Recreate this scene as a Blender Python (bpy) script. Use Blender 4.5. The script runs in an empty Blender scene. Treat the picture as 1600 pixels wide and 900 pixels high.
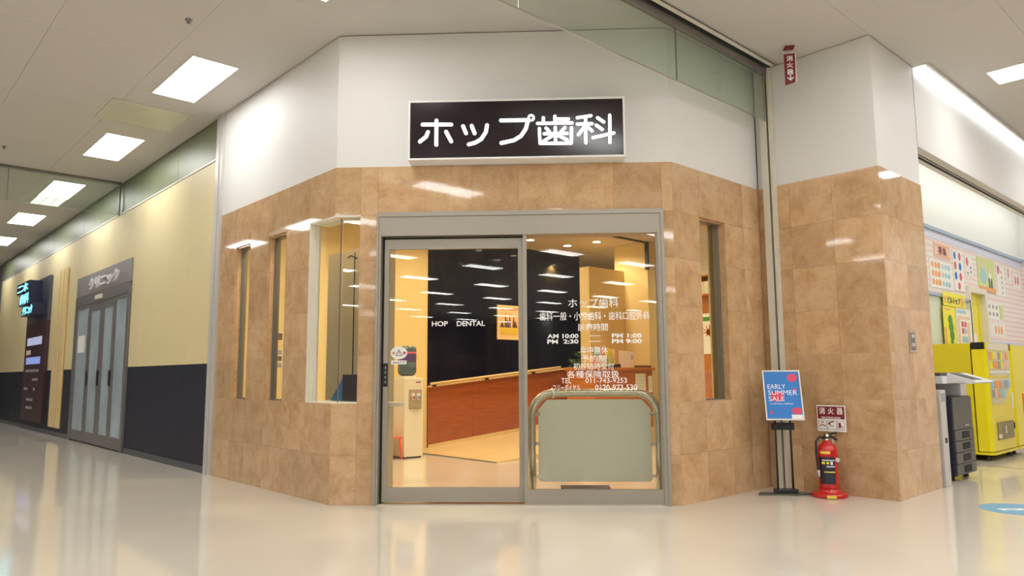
import bpy, bmesh, math, random
from mathutils import Vector, Matrix
random.seed(7)
SC = bpy.context.scene
COL = SC.collection
R = math.radians
# ------------------------------------------------------------------ camera, world, exposure
H = 1.1
yaw, pitch, roll, foc = -0.04184, 0.11882, -0.006, 1147.12
a0 = math.pi / 4 - yaw
Fv = Vector((-math.sin(a0) * math.cos(pitch), math.cos(a0) * math.cos(pitch), math.sin(pitch)))
Rv = Vector((math.cos(a0), math.sin(a0), 0))
Uv = Rv.cross(Fv)
R2 = Rv * math.cos(roll) + Uv * math.sin(roll)
U2 = -Rv * math.sin(roll) + Uv * math.cos(roll)
cd = bpy.data.cameras.new('camera'); cam = bpy.data.objects.new('camera', cd); COL.objects.link(cam)
M = Matrix((R2, U2, -Fv)).transposed().to_4x4(); M.translation = Vector((5.8615, -3.2294, H))
cam.matrix_world = M
cd.sensor_width = 36; cd.lens = foc / 1600 * 36; cd.clip_start = 0.05; cd.clip_end = 200
SC.camera = cam
w = bpy.data.worlds.new('world'); SC.world = w; w.use_nodes = True
w.node_tree.nodes['Background'].inputs[0].default_value = (0.8, 0.85, 0.9, 1)
w.node_tree.nodes['Background'].inputs[1].default_value = 0.05
SC.view_settings.view_transform = 'Standard'; SC.view_settings.look = 'None'
SC.view_settings.exposure = -0.13; SC.view_settings.gamma = 1
TROFFER = 17.0      # radiance of the ceiling troffers
COVE = 4.2
DOWN = 20.0         # watts of each warm downlight in the clinic
HC = 4.243; HS = 2.988; HI = 3.3

# ------------------------------------------------------------------ materials
def nn(nt, t, **k):
    n = nt.nodes.new(t)
    for a, b in k.items(): setattr(n, a, b)
    return n
def mat(name, c, rough=.5, metal=0, emit=None, es=1, noise=0, scale=8, bump=0, bscale=60, coat=0, spec=.5, rand=0, stretch=None):
    m = bpy.data.materials.new(name); m.use_nodes = True; nt = m.node_tree; L = nt.links
    p = nt.nodes['Principled BSDF']
    p.inputs['Base Color'].default_value = (*c, 1); p.inputs['Roughness'].default_value = rough
    p.inputs['Metallic'].default_value = metal; p.inputs['Specular IOR Level'].default_value = spec
    p.inputs['Coat Weight'].default_value = coat; p.inputs['Coat Roughness'].default_value = .05
    if emit:
        p.inputs['Emission Color'].default_value = (*emit, 1); p.inputs['Emission Strength'].default_value = es
    tc = nn(nt, 'ShaderNodeTexCoord'); mp = nn(nt, 'ShaderNodeMapping')
    L.new(tc.outputs['Object'], mp.inputs[0])
    if stretch: mp.inputs['Scale'].default_value = stretch
    if noise:
        nz = nn(nt, 'ShaderNodeTexNoise'); nz.inputs['Scale'].default_value = scale; nz.inputs['Detail'].default_value = 6
        L.new(mp.outputs[0], nz.inputs['Vector'])
        mr = nn(nt, 'ShaderNodeMapRange'); mr.inputs[1].default_value = .25; mr.inputs[2].default_value = .75
        mr.inputs[3].default_value = 1 - noise; mr.inputs[4].default_value = 1 + noise
        L.new(nz.outputs[0], mr.inputs[0])
        src = mr.outputs[0]
        if rand:
            oi = nn(nt, 'ShaderNodeObjectInfo'); m2 = nn(nt, 'ShaderNodeMapRange')
            m2.inputs[3].default_value = 1 - rand; m2.inputs[4].default_value = 1 + rand
            L.new(oi.outputs['Random'], m2.inputs[0])
            mu = nn(nt, 'ShaderNodeMath', operation='MULTIPLY'); L.new(src, mu.inputs[0]); L.new(m2.outputs[0], mu.inputs[1]); src = mu.outputs[0]
        vm = nn(nt, 'ShaderNodeVectorMath', operation='SCALE'); vm.inputs[0].default_value = c
        L.new(src, vm.inputs['Scale']); L.new(vm.outputs[0], p.inputs['Base Color'])
    if bump:
        nb = nn(nt, 'ShaderNodeTexNoise'); nb.inputs['Scale'].default_value = bscale; nb.inputs['Detail'].default_value = 3
        L.new(mp.outputs[0], nb.inputs['Vector'])
        b = nn(nt, 'ShaderNodeBump'); b.inputs['Strength'].default_value = bump; b.inputs['Distance'].default_value = .01
        L.new(nb.outputs[0], b.inputs['Height']); L.new(b.outputs[0], p.inputs['Normal'])
    return m
def stone(name='polished_limestone'):
    m = bpy.data.materials.new(name); m.use_nodes = True; nt = m.node_tree; L = nt.links
    p = nt.nodes['Principled BSDF']; p.inputs['Roughness'].default_value = .045; p.inputs['Specular IOR Level'].default_value = .55
    tc = nn(nt, 'ShaderNodeTexCoord'); oi = nn(nt, 'ShaderNodeObjectInfo')
    sc = nn(nt, 'ShaderNodeVectorMath', operation='SCALE'); sc.inputs[0].default_value = (37, 51, 23); L.new(oi.outputs['Random'], sc.inputs['Scale'])
    ad = nn(nt, 'ShaderNodeVectorMath', operation='ADD'); L.new(tc.outputs['Object'], ad.inputs[0]); L.new(sc.outputs[0], ad.inputs[1])
    def noise(s, d, dist=0, r=.6):
        n = nn(nt, 'ShaderNodeTexNoise'); n.inputs['Scale'].default_value = s; n.inputs['Detail'].default_value = d
        n.inputs['Distortion'].default_value = dist; n.inputs['Roughness'].default_value = r; L.new(ad.outputs[0], n.inputs['Vector']); return n
    n1 = noise(4.5, 12, .3, .72); n2 = noise(60, 6, .3, .75); n3 = noise(5, 4, 2.5)
    cr = nn(nt, 'ShaderNodeValToRGB'); L.new(n1.outputs[0], cr.inputs[0])
    e = cr.color_ramp.elements; e[0].position = .3; e[0].color = (.46, .265, .12, 1); e[1].position = .72; e[1].color = (.68, .475, .28, 1)
    x = cr.color_ramp.elements.new(.5); x.color = (.60, .385, .205, 1)
    mr = nn(nt, 'ShaderNodeMapRange'); L.new(n2.outputs[0], mr.inputs[0]); mr.inputs[1].default_value = .3; mr.inputs[2].default_value = .7; mr.inputs[3].default_value = .9; mr.inputs[4].default_value = 1.1
    m2 = nn(nt, 'ShaderNodeMapRange'); L.new(oi.outputs['Random'], m2.inputs[0]); m2.inputs[3].default_value = .88; m2.inputs[4].default_value = 1.08
    # fine brown veins
    v = nn(nt, 'ShaderNodeMath', operation='SUBTRACT'); L.new(n3.outputs[0], v.inputs[0]); v.inputs[1].default_value = .5
    va = nn(nt, 'ShaderNodeMath', operation='ABSOLUTE'); L.new(v.outputs[0], va.inputs[0])
    vr = nn(nt, 'ShaderNodeMapRange'); L.new(va.outputs[0], vr.inputs[0]); vr.inputs[2].default_value = .012; vr.inputs[3].default_value = .86; vr.inputs[4].default_value = 1
    mu = nn(nt, 'ShaderNodeMath', operation='MULTIPLY'); L.new(mr.outputs[0], mu.inputs[0]); L.new(m2.outputs[0], mu.inputs[1])
    mv = nn(nt, 'ShaderNodeMath', operation='MULTIPLY'); L.new(mu.outputs[0], mv.inputs[0]); L.new(vr.outputs[0], mv.inputs[1])
    s2 = nn(nt, 'ShaderNodeVectorMath', operation='SCALE'); L.new(cr.outputs[0], s2.inputs[0]); L.new(mv.outputs[0], s2.inputs['Scale'])
    L.new(s2.outputs[0], p.inputs['Base Color'])
    b = nn(nt, 'ShaderNodeBump'); b.inputs['Strength'].default_value = .008; b.inputs['Distance'].default_value = .01
    nb = noise(14, 2); L.new(nb.outputs[0], b.inputs['Height']); L.new(b.outputs[0], p.inputs['Normal'])
    return m
def glass(name, tint=(.93, .96, .94), f0=.045, rough=0.0, mixd=None):
    m = bpy.data.materials.new(name); m.use_nodes = True; nt = m.node_tree; L = nt.links
    nt.nodes.remove(nt.nodes['Principled BSDF']); out = nt.nodes['Material Output']
    tr = nn(nt, 'ShaderNodeBsdfTransparent'); tr.inputs[0].default_value = (*tint, 1)
    gl = nn(nt, 'ShaderNodeBsdfGlossy'); gl.inputs['Roughness'].default_value = rough
    lw = nn(nt, 'ShaderNodeLayerWeight'); lw.inputs[0].default_value = .5
    pw = nn(nt, 'ShaderNodeMath', operation='POWER'); L.new(lw.outputs['Facing'], pw.inputs[0]); pw.inputs[1].default_value = 5
    ma = nn(nt, 'ShaderNodeMath', operation='MULTIPLY_ADD'); L.new(pw.outputs[0], ma.inputs[0]); ma.inputs[1].default_value = .9; ma.inputs[2].default_value = f0
    mx = nn(nt, 'ShaderNodeMixShader'); L.new(ma.outputs[0], mx.inputs[0]); L.new(tr.outputs[0], mx.inputs[1]); L.new(gl.outputs[0], mx.inputs[2])
    last = mx
    if mixd:
        df = nn(nt, 'ShaderNodeBsdfDiffuse'); df.inputs[0].default_value = (*mixd[0], 1)
        m2 = nn(nt, 'ShaderNodeMixShader'); m2.inputs[0].default_value = mixd[1]; L.new(mx.outputs[0], m2.inputs[1]); L.new(df.outputs[0], m2.inputs[2]); last = m2
    L.new(last.outputs[0], out.inputs[0])
    return m
def emis(name, c, s):
    m = bpy.data.materials.new(name); m.use_nodes = True; nt = m.node_tree
    nt.nodes.remove(nt.nodes['Principled BSDF']); e = nn(nt, 'ShaderNodeEmission'); e.inputs[0].default_value = (*c, 1); e.inputs[1].default_value = s
    nt.links.new(e.outputs[0], nt.nodes['Material Output'].inputs[0]); return m

STONE = stone()
WHITEWALL = mat('white_wall_paint', (.74, .73, .70), .55, noise=.015, scale=1.5)
CEIL = mat('ceiling_board', (.585, .555, .52), .8, noise=.02, scale=60)
CEIL2 = mat('ceiling_slab', (.57, .54, .505), .8)
FLOORM = mat('polished_floor', (.72, .665, .56), .075, noise=.03, scale=1.3, spec=.6, bump=.006, bscale=4)
YELLOWP = mat('cream_wall_panel', (.78, .66, .36), .5, noise=.02, scale=2)
DADO = mat('charcoal_dado', (.02, .021, .036), .5, spec=.3)
GREEN = mat('green_clerestory_glass', (.20, .225, .13), .42, metal=.1, noise=.12, scale=1.2)
ALU = mat('warm_aluminium', (.385, .35, .295), .36, metal=.45)
ALU2 = mat('dark_aluminium', (.25, .235, .22), .35, metal=.6)
ALUW = mat('pale_metal_post', (.62, .60, .56), .4, metal=.2)
BLACK = mat('black_plastic', (.012, .012, .014), .35)
BGAP = mat('dark_gap', (.01, .01, .012), .7)
STEEL = mat('brushed_steel', (.60, .55, .46), .25, metal=.9)
GROUT = mat('stone_grout', (.42, .29, .17), .8)
WHITE = mat('white_enamel', (.85, .85, .84), .35)
CREAM = mat('cream_enamel', (.78, .74, .63), .4)
PAPER = mat('white_paper', (.86, .85, .80), .6)
PINKP = mat('pale_pink_paper', (.86, .70, .62), .6)
DOORM = mat('dark_bronze_frame', (.20, .185, .175), .4, metal=.3)
SIGNB = mat('sign_face_black', (.020, .012, .016), .15)
GLOW = emis('white_sign_glow', (1, .98, 1), 4.5)
CYAN = emis('cyan_sign_glow', (.25, .85, 1), 2.2)
BLUEGL = emis('pale_blue_lit_strip', (.35, .45, .9), .8)
LAMP = emis('troffer_glow', (1, .985, .975), TROFFER)
COVEM = emis('cove_glow', (.93, .97, 1), COVE)
DLM = emis('downlight_glow', (1, .86, .62), 40)
GLS = glass('clear_glass')
GLDOOR = glass('door_glass', (.94, .95, .92), .04)
GLSMOKE = glass('smoke_curtain_glass', (.90, .94, .90), .045, mixd=((.5, .56, .5), .07))
FROST = mat('frosted_blue_glass', (.40, .49, .53), .25, noise=.18, scale=1.4, spec=.8)
DARKGL = mat('black_glass_panel', (.003, .0035, .012), .06, noise=.3, scale=2, spec=.1)
YWALL = mat('clinic_yellow_wall', (.80, .63, .30), .6, noise=.02, scale=2)
CLCEIL = mat('clinic_ceiling', (.62, .50, .36), .7)
WOOD = mat('orange_wood', (.50, .165, .035), .3, noise=.18, scale=5, stretch=(1, 1, 9))
WOODL = mat('pale_wood', (.78, .55, .27), .4, noise=.12, scale=5, stretch=(8, 8, 1))
WOODV = mat('red_wood', (.34, .085, .018), .28, noise=.22, scale=4, stretch=(1, 1, 8))
RAMPM = mat('tan_vinyl', (.72, .54, .27), .35, noise=.05, scale=6)
YEL = mat('yellow_enamel', (.86, .74, .012), .28)
YELD = mat('deep_yellow_enamel', (.72, .62, .01), .3)
RED = mat('red_enamel', (.55, .015, .012), .22, coat=.5)
MAROON = mat('maroon_print', (.20, .008, .022), .5)
ORANGE = mat('orange_plastic', (.75, .13, .03), .35)
BLUE = mat('blue_print', (.012, .19, .60), .45)
PINK = mat('rose_print', (.72, .12, .22), .5)
LBLUE = mat('light_blue_print', (.35, .62, .72), .5)
NAVY = mat('navy_print', (.03, .06, .22), .5)
GREENP = mat('green_print', (.06, .30, .03), .5)
LGREEN = mat('light_green_print', (.62, .72, .30), .5)
YPR = mat('yellow_print', (.88, .80, .05), .5)
OPR = mat('orange_print', (.85, .38, .14), .5)
PEACH = mat('peach_print', (.85, .60, .47), .5)
BROWN = mat('dark_brown_board', (.06, .022, .028), .4)
SLATE = mat('slate_board', (.075, .075, .095), .35)
GREYP = mat('printed_grey', (.36, .36, .38), .5)
CHARC = mat('charcoal_plastic', (.095, .10, .08), .45)
DNAVY = mat('dark_side_plastic', (.012, .013, .035), .5)
LEAF = mat('leaf_green', (.06, .20, .03), .45, noise=.3, scale=20)
PINKW = None
FARW = mat('far_wall_paint', (.26, .25, .24), .7)

# ------------------------------------------------------------------ mesh builder
OFF = {}
class MB:
    def __init__(s): s.v = []; s.f = []; s.m = []; s.s = []
    def add(s, vs, fs, m=0, sm=False):
        b = len(s.v); s.v += [tuple(v) for v in vs]
        for f in fs: s.f.append([b + i for i in f]); s.m.append(m); s.s.append(sm)
        return s
    def box(s, x0, x1, y0, y1, z0, z1, m=0):
        vs = [(x, y, z) for z in (z0, z1) for y in (y0, y1) for x in (x0, x1)]
        return s.add(vs, [(0, 2, 3, 1), (4, 5, 7, 6), (0, 1, 5, 4), (2, 6, 7, 3), (0, 4, 6, 2), (1, 3, 7, 5)], m)
    def prism(s, poly, a, b, ax='z', m=0):
        n = len(poly)
        def P(p, t): return (p[0], p[1], t) if ax == 'z' else ((p[0], t, p[1]) if ax == 'y' else (t, p[0], p[1]))
        vs = [P(p, a) for p in poly] + [P(p, b) for p in poly]
        fs = [list(range(n))[::-1], list(range(n, 2 * n))] + [(i, (i + 1) % n, n + (i + 1) % n, n + i) for i in range(n)]
        return s.add(vs, fs, m)
    def disc(s, cx, cz, rx, rz, y0, y1, m=0, n=20):
        return s.prism([(cx + rx * math.cos(i * 2 * math.pi / n), cz + rz * math.sin(i * 2 * math.pi / n)) for i in range(n)], y0, y1, 'y', m)
    def lathe(s, prof, c=(0, 0, 0), n=28, m=0, sm=True):
        vs = []; k = len(prof)
        for i in range(n):
            a = i * 2 * math.pi / n
            for r, z in prof: vs.append((c[0] + r * math.cos(a), c[1] + r * math.sin(a), c[2] + z))
        fs = [(i * k + j, ((i + 1) % n) * k + j, ((i + 1) % n) * k + j + 1, i * k + j + 1) for i in range(n) for j in range(k - 1)]
        return s.add(vs, fs, m, sm)
    def tube(s, pts, r, n=14, m=0, cap=True):
        pts = [Vector(p) for p in pts]; rs = r if isinstance(r, (list, tuple)) else [r] * len(pts); vs = []
        t0 = (pts[1] - pts[0]).normalized(); u = t0.orthogonal().normalized()
        for i, p in enumerate(pts):
            t = ((pts[min(i + 1, len(pts) - 1)] - pts[max(i - 1, 0)])).normalized()
            u = (u - t * u.dot(t)).normalized(); q = t.cross(u)
            for k in range(n):
                a = k * 2 * math.pi / n; vs.append(p + (u * math.cos(a) + q * math.sin(a)) * rs[i])
        fs = [(i * n + k, i * n + (k + 1) % n, (i + 1) * n + (k + 1) % n, (i + 1) * n + k) for i in range(len(pts) - 1) for k in range(n)]
        s.add(vs, fs, m, True)
        if cap:
            b = len(s.v) - len(vs); s.f += [[b + k for k in range(n)][::-1], [b + (len(pts) - 1) * n + k for k in range(n)]]; s.m += [m, m]; s.s += [False, False]
        return s
    def stroke(s, pts, wd, y0, y1, m=0):
        """flat rounded stroke in the xz plane made of capsules"""
        n = 8
        for (x0, z0), (x1, z1) in zip(pts[:-1], pts[1:]):
            a = math.atan2(z1 - z0, x1 - x0); r = wd / 2
            poly = [(x1 + r * math.cos(a - math.pi / 2 + math.pi * i / n), z1 + r * math.sin(a - math.pi / 2 + math.pi * i / n)) for i in range(n + 1)]
            poly += [(x0 + r * math.cos(a + math.pi / 2 + math.pi * i / n), z0 + r * math.sin(a + math.pi / 2 + math.pi * i / n)) for i in range(n + 1)]
            s.prism(poly, y0, y1, 'y', m)
        return s
    def build(s, name, mats, parent=None, bevel=0, label=None):
        off = OFF.get(parent.name, (0, 0, 0)) if parent else (0, 0, 0)
        me = bpy.data.meshes.new(name)
        me.from_pydata([(v[0] - off[0], v[1] - off[1], v[2] - off[2]) for v in s.v], [], s.f)
        mats = mats if isinstance(mats, (list, tuple)) else [mats]
        for x in mats: me.materials.append(x)
        me.polygons.foreach_set('material_index', s.m); me.polygons.foreach_set('use_smooth', s.s)
        bm = bmesh.new(); bm.from_mesh(me); bmesh.ops.recalc_face_normals(bm, faces=bm.faces); bm.to_mesh(me); bm.free()
        o = bpy.data.objects.new(name, me); COL.objects.link(o)
        if parent: o.parent = parent; OFF[o.name] = off
        if bevel:
            b = o.modifiers.new('bevel', 'BEVEL'); b.width = bevel; b.segments = 2; b.limit_method = 'ANGLE'
        if label: o['label'] = label
        return o
def B(*a, m=0): return MB().box(*a, m=m)
# frames: (origin, rotation). In every frame x runs right, -y faces the viewer, z up
W0 = ((0, 0), 0); CH = ((0, 0), math.pi / 4)
def RX(X): return ((X, 0), math.pi / 2)
def place(o, fr, at):
    (ox, oy), a = fr; x, y, z = at
    o.location = (ox + x * math.cos(a) - y * math.sin(a), oy + x * math.sin(a) + y * math.cos(a), z); o.rotation_euler = (0, 0, a)
    OFF[o.name] = at
def tag(o, label, cat, group=None, kind=None):
    if label: o['label'] = label
    if cat: o['category'] = cat
    if group: o['group'] = group
    if kind: o['kind'] = kind
    return o
def thing(name, label, cat, fr=W0, at=(0, 0, 0), group=None):
    o = bpy.data.objects.new(name, None); COL.objects.link(o); o.empty_display_size = .1
    place(o, fr, at); return tag(o, label, cat, group)
def sroot(name, fr=W0, at=(0, 0, 0)):
    o = bpy.data.objects.new(name, None); COL.objects.link(o); place(o, fr, at); o['kind'] = 'structure'; return o
def struct(name, mb, mats, fr=W0):
    o = mb.build(name, mats); o['kind'] = 'structure'; (ox, oy), a = fr; o.location = (ox, oy, 0); o.rotation_euler = (0, 0, a); OFF[o.name] = (0, 0, 0); return o
def copy_tree(o, parent=None):
    c = o.copy(); COL.objects.link(c)
    if parent: c.parent = parent
    for ch in list(o.children): copy_tree(ch, c)
    return c
def grouted(o):
    o.data.materials.append(GROUT)
    for p_ in o.data.polygons:
        if p_.center.z < HS - .001: p_.material_index = 1
def text(name, s, x0, x1, z0, z1, y, mt, parent, bold=0.0, depth=.002, keep=False, mats=None, label=None):
    """writing fitted into x0..x1, z0..z1 of the parent's frame, standing proud at y"""
    cu = bpy.data.curves.new('writing', 'FONT'); cu.body = s; cu.size = 1; cu.extrude = .01; cu.offset = bold; cu.resolution_u = 3
    t = bpy.data.objects.new('writing', cu); COL.objects.link(t)
    bpy.context.view_layer.update(); dg = bpy.context.evaluated_depsgraph_get()
    me = bpy.data.meshes.new_from_object(t.evaluated_get(dg)); bpy.data.objects.remove(t)
    vs = [v.co.copy() for v in me.vertices]
    if not vs: return None
    ax = min(v.x for v in vs); bx = max(v.x for v in vs); ay = min(v.y for v in vs); by = max(v.y for v in vs)
    sx = (x1 - x0) / (bx - ax); sz = (z1 - z0) / max(by - ay, .05) if by - ay > .2 else sx
    if keep: sz = sx
    off = OFF.get(parent.name, (0, 0, 0))
    for v, c in zip(me.vertices, vs):
        v.co = (x0 + (c.x - ax) * sx - off[0], y - (depth if c.z > 0 else 0) - off[1], z0 + (c.y - ay) * sz - off[2])
    me.materials.clear(); me.materials.append(mt); me.name = name
    o = bpy.data.objects.new(name, me); COL.objects.link(o); o.parent = parent; OFF[o.name] = off
    if label: o['label'] = label
    return o

# ------------------------------------------------------------------ floor and ceiling
fl = struct('floor', B(-24, 26, -29, 14.5, -.12, 0), FLOORM)
MB().box(2.75, 6.5, 6.93, 6.942, .0002, .0012).build('floor_joint', SLATE, fl)
ce = struct('ceiling', B(-24, 26, -29, 14.5, HC + .009, HC + .15), CEIL2)
pan = {}
def ceiling_panel(x0, x1, y0, y1):
    k = (round(x1 - x0, 3), round(y1 - y0, 3)); g = .0012
    if k not in pan:
        o = B(g, k[0] - g, g, k[1] - g, 0, .008).build('ceiling_panel', CEIL, ce); pan[k] = o
    else:
        o = pan[k].copy(); COL.objects.link(o)
    o.location = (x0, y0, HC)
ys = [-2.03 - .98 * 2, -2.03 - .98, -2.03, -1.05, 0]
for j in range(4):
    x = 2.27
    while x > -19.5:
        nx = max(x - 1.92, -19.8) if not (x > -6.93 and x - 1.92 < -6.98) else -6.98
        if nx > x - .3: nx = x - 1.92
        ceiling_panel(nx, x, ys[j], ys[j + 1]); x = nx
xs = [2.44, 3.325, 4.3, 5.28, 6.26]
for i in range(4):
    y = -3.99
    while y < 13.5:
        y2 = y + 1.92
        if i == 0 and y2 > 3.65: y2 = 3.65
        if i == 0 and y >= 3.6: break
        if y2 - y > .1: ceiling_panel(xs[i], xs[i + 1], y, y2)
        y = y2
# troffers
def make_troffer(label):
    t = thing('ceiling_troffer', label, 'ceiling light', group='recessed ceiling troffers')
    MB().box(-.64, .64, -.235, -.222, -.012, 0).box(-.64, .64, .222, .235, -.012, 0).box(-.64, -.627, -.222, .222, -.012, 0).box(.627, .64, -.222, .222, -.012, 0).build('frame', WHITE, t)
    B(-.627, .627, -.222, .222, -.006, -.001).build('diffuser', LAMP, t)
    lv = MB()
    for i in range(1, 3): lv.box(-.627, .627, -.222 + i * .148 - .003, -.222 + i * .148 + .003, -.010, -.006)
    lv.build('louvre_blade', WHITE, t)
    return t
vis = ['large glowing ceiling troffer nearest the stone front', 'second glowing ceiling troffer along the corridor, beside the grey hatch',
       'third corridor troffer, just past the glass smoke curtain', 'fourth corridor troffer, small, beyond the smoke curtain', 'fifth and farthest corridor troffer cut by the photo edge']
proto = make_troffer(vis[0]); proto.location = (-1.94, -.64, HC)
def troffer(x, y, label):
    c = copy_tree(proto); c.location = (x, y, HC); c['label'] = label
for i in range(1, 6): troffer(-1.94 - 3.08 * i, -.64, vis[i] if i < 5 else 'last corridor troffer beyond the photo edge')
for x in (1.14, 4.22, 7.3, 10.4): troffer(x, -.64, 'ceiling troffer overhead in front of the stone shop front, out of frame')
for r in range(1, 4):
    for i in range(-1, 5):
        troffer(1.14 + 3.07 * i, -.64 - 3.17 * r, 'ceiling troffer over the open mall floor behind the viewer')
def far_troffer(x, y):
    o = far_proto.copy(); COL.objects.link(o); o.location = (x, y, HC)
far_proto = B(-.627, .627, -.222, .222, -.006, -.001).build('ceiling_troffer', LAMP); far_proto.location = (-5.0, -3.81, HC)
tag(far_proto, 'ceiling troffer out of frame in the mall, most seen as reflections, some added to brighten the right hall', 'ceiling light', 'distant ceiling troffers')
for r in range(1, 9):
    for i in range(-1, 9):
        if r > 3 or i > 4: far_troffer(1.14 + 3.07 * i, -.64 - 3.17 * r)
for x in (-8.07, -11.14, -14.2): far_troffer(x, -3.81)
for x, y in ((13.5, -.64), (16.6, -.64), (19.7, -.64), (10.5, 2.53), (13.6, 2.53), (10.5, 5.7), (13.6, 5.7), (6.0, .95), (9.0, .95), (6.4, 4.1), (9.2, 4.1)): far_troffer(x, y)  # the half-row ones at the end are added unseen to brighten the right hall
troffer(4.43, 5.70, 'ceiling troffer at the right, above the yellow vending machines')
for x, y in ((7.5, 5.7), (4.43, 2.53), (7.5, 2.53), (4.6, 8.87), (7.5, 8.87), (4.6, 12), (7.5, 12)): troffer(x, y, 'ceiling troffer over the right hand hall, out of frame')
# ceiling hatch, sprinklers
t = thing('ceiling_hatch', 'flat grey hatch with a green reflection in its colour, set in the ceiling between two troffers', 'hatch', at=(-3.455, -.7, HC))
MB().box(-3.875, -3.035, -1.14, -1.115, HC - .012, HC).box(-3.875, -3.035, -.275, -.25, HC - .012, HC).box(-3.875, -3.85, -1.115, -.275, HC - .012, HC).box(-3.06, -3.035, -1.115, -.275, HC - .012, HC).build('frame', ALUW, t)
B(-3.85, -3.06, -1.115, -.275, HC - .009, HC - .001).build('hatch_panel', mat('hatch_panel_metal', (.60, .60, .49), .35, metal=.3), t)  # yellow-green tint in the base colour stands in for a reflection
def sprinkler(x, y, lab):
    t = thing('sprinkler_head', lab, 'sprinkler', at=(x, y, HC))
    MB().lathe([(0, 0), (.03, 0), (.03, -.008), (.012, -.012), (.008, -.03), (.018, -.032), (.018, -.036), (0, -.036)], (x, y, HC), 14).build('body', STEEL if 0 else ALU2, t)
sprinkler(-5.95, -1.75, 'small dark sprinkler in the ceiling left of the second troffer')
sprinkler(-.6, -1.15, 'small dark sprinkler at the top of the photo, above the sign')

# ------------------------------------------------------------------ shop front walls
rows = [0, .42, .867, 1.285, 1.70, 2.125, 2.545, HS]
def slabs(wall, cols, holes, thick=.018, rws=rows):
    for c0, c1 in zip(cols[:-1], cols[1:]):
        for z0, z1 in zip(rws[:-1], rws[1:]):
            mx, mz = (c0 + c1) / 2, (z0 + z1) / 2
            if any(h[0] < mx < h[1] and h[2] < mz < h[3] for h in holes): continue
            g = .0007; d = random.uniform(0, .0006)
            mb = MB().box(c0 + g, c1 - g, -d, thick, z0 + g, z1 - g)
            mb.build('stone_slab', STONE, wall)
T = .1
# left stone wall (faces -y)
wl = struct('wall_left', MB().box(-2.69, 0, .018, T, 0, .86).box(-2.69, -2.22, .018, T, .86, HS).box(-1.83, -1.38, .018, T, .86, HS)
            .box(-.97, -.50, .018, T, .86, HS).box(-2.22, -1.83, .018, T, 2.545, HS).box(-1.38, -.97, .018, T, 2.545, HS).box(-.5, 0, .018, T, 2.56, HS)
            .box(-2.69, 0, .006, .2, HS, HC), [WHITEWALL])
slabs(wl, [-2.69, -2.22, -1.83, -1.38, -.97, -.48, 0], [(-2.22, -1.83, .867, 2.545), (-1.38, -.97, .867, 2.545), (-.48, 0, .867, 2.545)])
# chamfered front wall (frame CH)
wf = struct('wall_front', MB().box(0, .39, .018, T, 0, .86).box(.23, .39, .018, T, .86, HS).box(0, .39, .018, T, 2.56, HS).box(.39, 2.925, .018, T, 2.56, HS)
            .box(2.925, 3.022, .018, T, 0, HS).box(0, 3.022, .006, .2, HS, HC), [WHITEWALL], CH)
slabs(wf, [0, .23, .39], [(0, .23, .867, 2.545)])
slabs(wf, [2.927, 3.022], [])
slabs(wf, [.39 + i * (2.537 / 6) for i in range(7)], [], rws=[2.557, HS])
# right wall of the shop (frame RX(2.137)): x_local = world y
rx = RX(2.137)
wr = struct('wall_right', MB().box(2.137, 3.653, .018, T, 0, .86).box(2.137, 2.547, .018, T, .86, HS).box(2.977, 3.653, .018, T, .86, HS).box(2.547, 2.977, .018, T, 2.56, HS)
            .box(2.137, 3.653, .006, .2, HS, HC), [WHITEWALL], rx)
slabs(wr, [2.137, 2.547, 2.977, 3.317, 3.653], [(2.547, 2.977, .867, 2.545)])
for o in (wl, wf, wr): grouted(o)
# stone reveals of the slit windows
def slit(name, fr, c0, c1, far):
    """far: side whose jamb the viewer sees"""
    r = sroot(name, fr, ((c0 + c1) / 2, 0, .86))
    z0, z1 = .867, 2.545
    MB().box(c0 - .002, c0 + .006, .019, .066, z0, z1).box(c1 - .006, c1 + .002, .019, .066, z0, z1).box(c0, c1, .019, .066, z1 - .012, z1 + .001).build('stone_reveal', STONE, r)
    MB().box(c0, c1, -.003, .052, z0 - .006, z0 + .004).build('window_sill', STONE, r)
    MB().box(c0 + .0, c0 + .018, .066, .128, z0, z1).box(c1 - .018, c1, .066, .128, z0, z1).box(c0 + .018, c1 - .018, .066, .128, z1 - .02, z1).box(c0 + .018, c1 - .018, .066, .128, z0, z0 + .012).build('window_frame', ALU2, r)
    B(c0 + .018, c1 - .018, .08, .086, z0 + .012, z1 - .02).build('window_pane', GLS, r)
slit('window_1', W0, -2.22, -1.83, 0); slit('window_2', W0, -1.38, -.97, 0); slit('window_3', rx, 2.547, 2.977, 1)
# corner window: frame in left wall, mitred glass
cw = sroot('window_4', W0, (0, 0, .86))
xc = -.033
MB().box(-.48, -.462, .0, .10, .867, 2.56).box(-.462, -.445, .06, .10, .867, 2.56).build('window_frame', CREAM, cw)
k = math.sqrt(.5)
def chp(s, y): return (s * k - y * k, s * k + y * k)
MB().prism([(-.48, .001), (0, .001), chp(.23, .001), chp(.23, .2), (-.083, .2), (-.48, .2)], .862, .873).build('window_sill', CREAM, cw)
MB().prism([(-.455, .002), (0, .002), chp(.23, .002), chp(.23, .2), (-.083, .2), (-.455, .2)], 2.53, 2.56).build('window_head', CREAM, cw)
MB().prism([(-.445, .08), (xc - .002, .08), (xc - .004, .088), (-.445, .088)], .873, 2.53).build('window_pane', GLS, cw)
MB().prism([chp(.058, .08), chp(.23, .08), chp(.23, .088), chp(.060, .088)], .873, 2.53).build('window_pane', GLS, cw)
MB().box(xc - .003, xc + .003, .078, .09, .873, 2.53).build('glass_joint', ALU2, cw)
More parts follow.
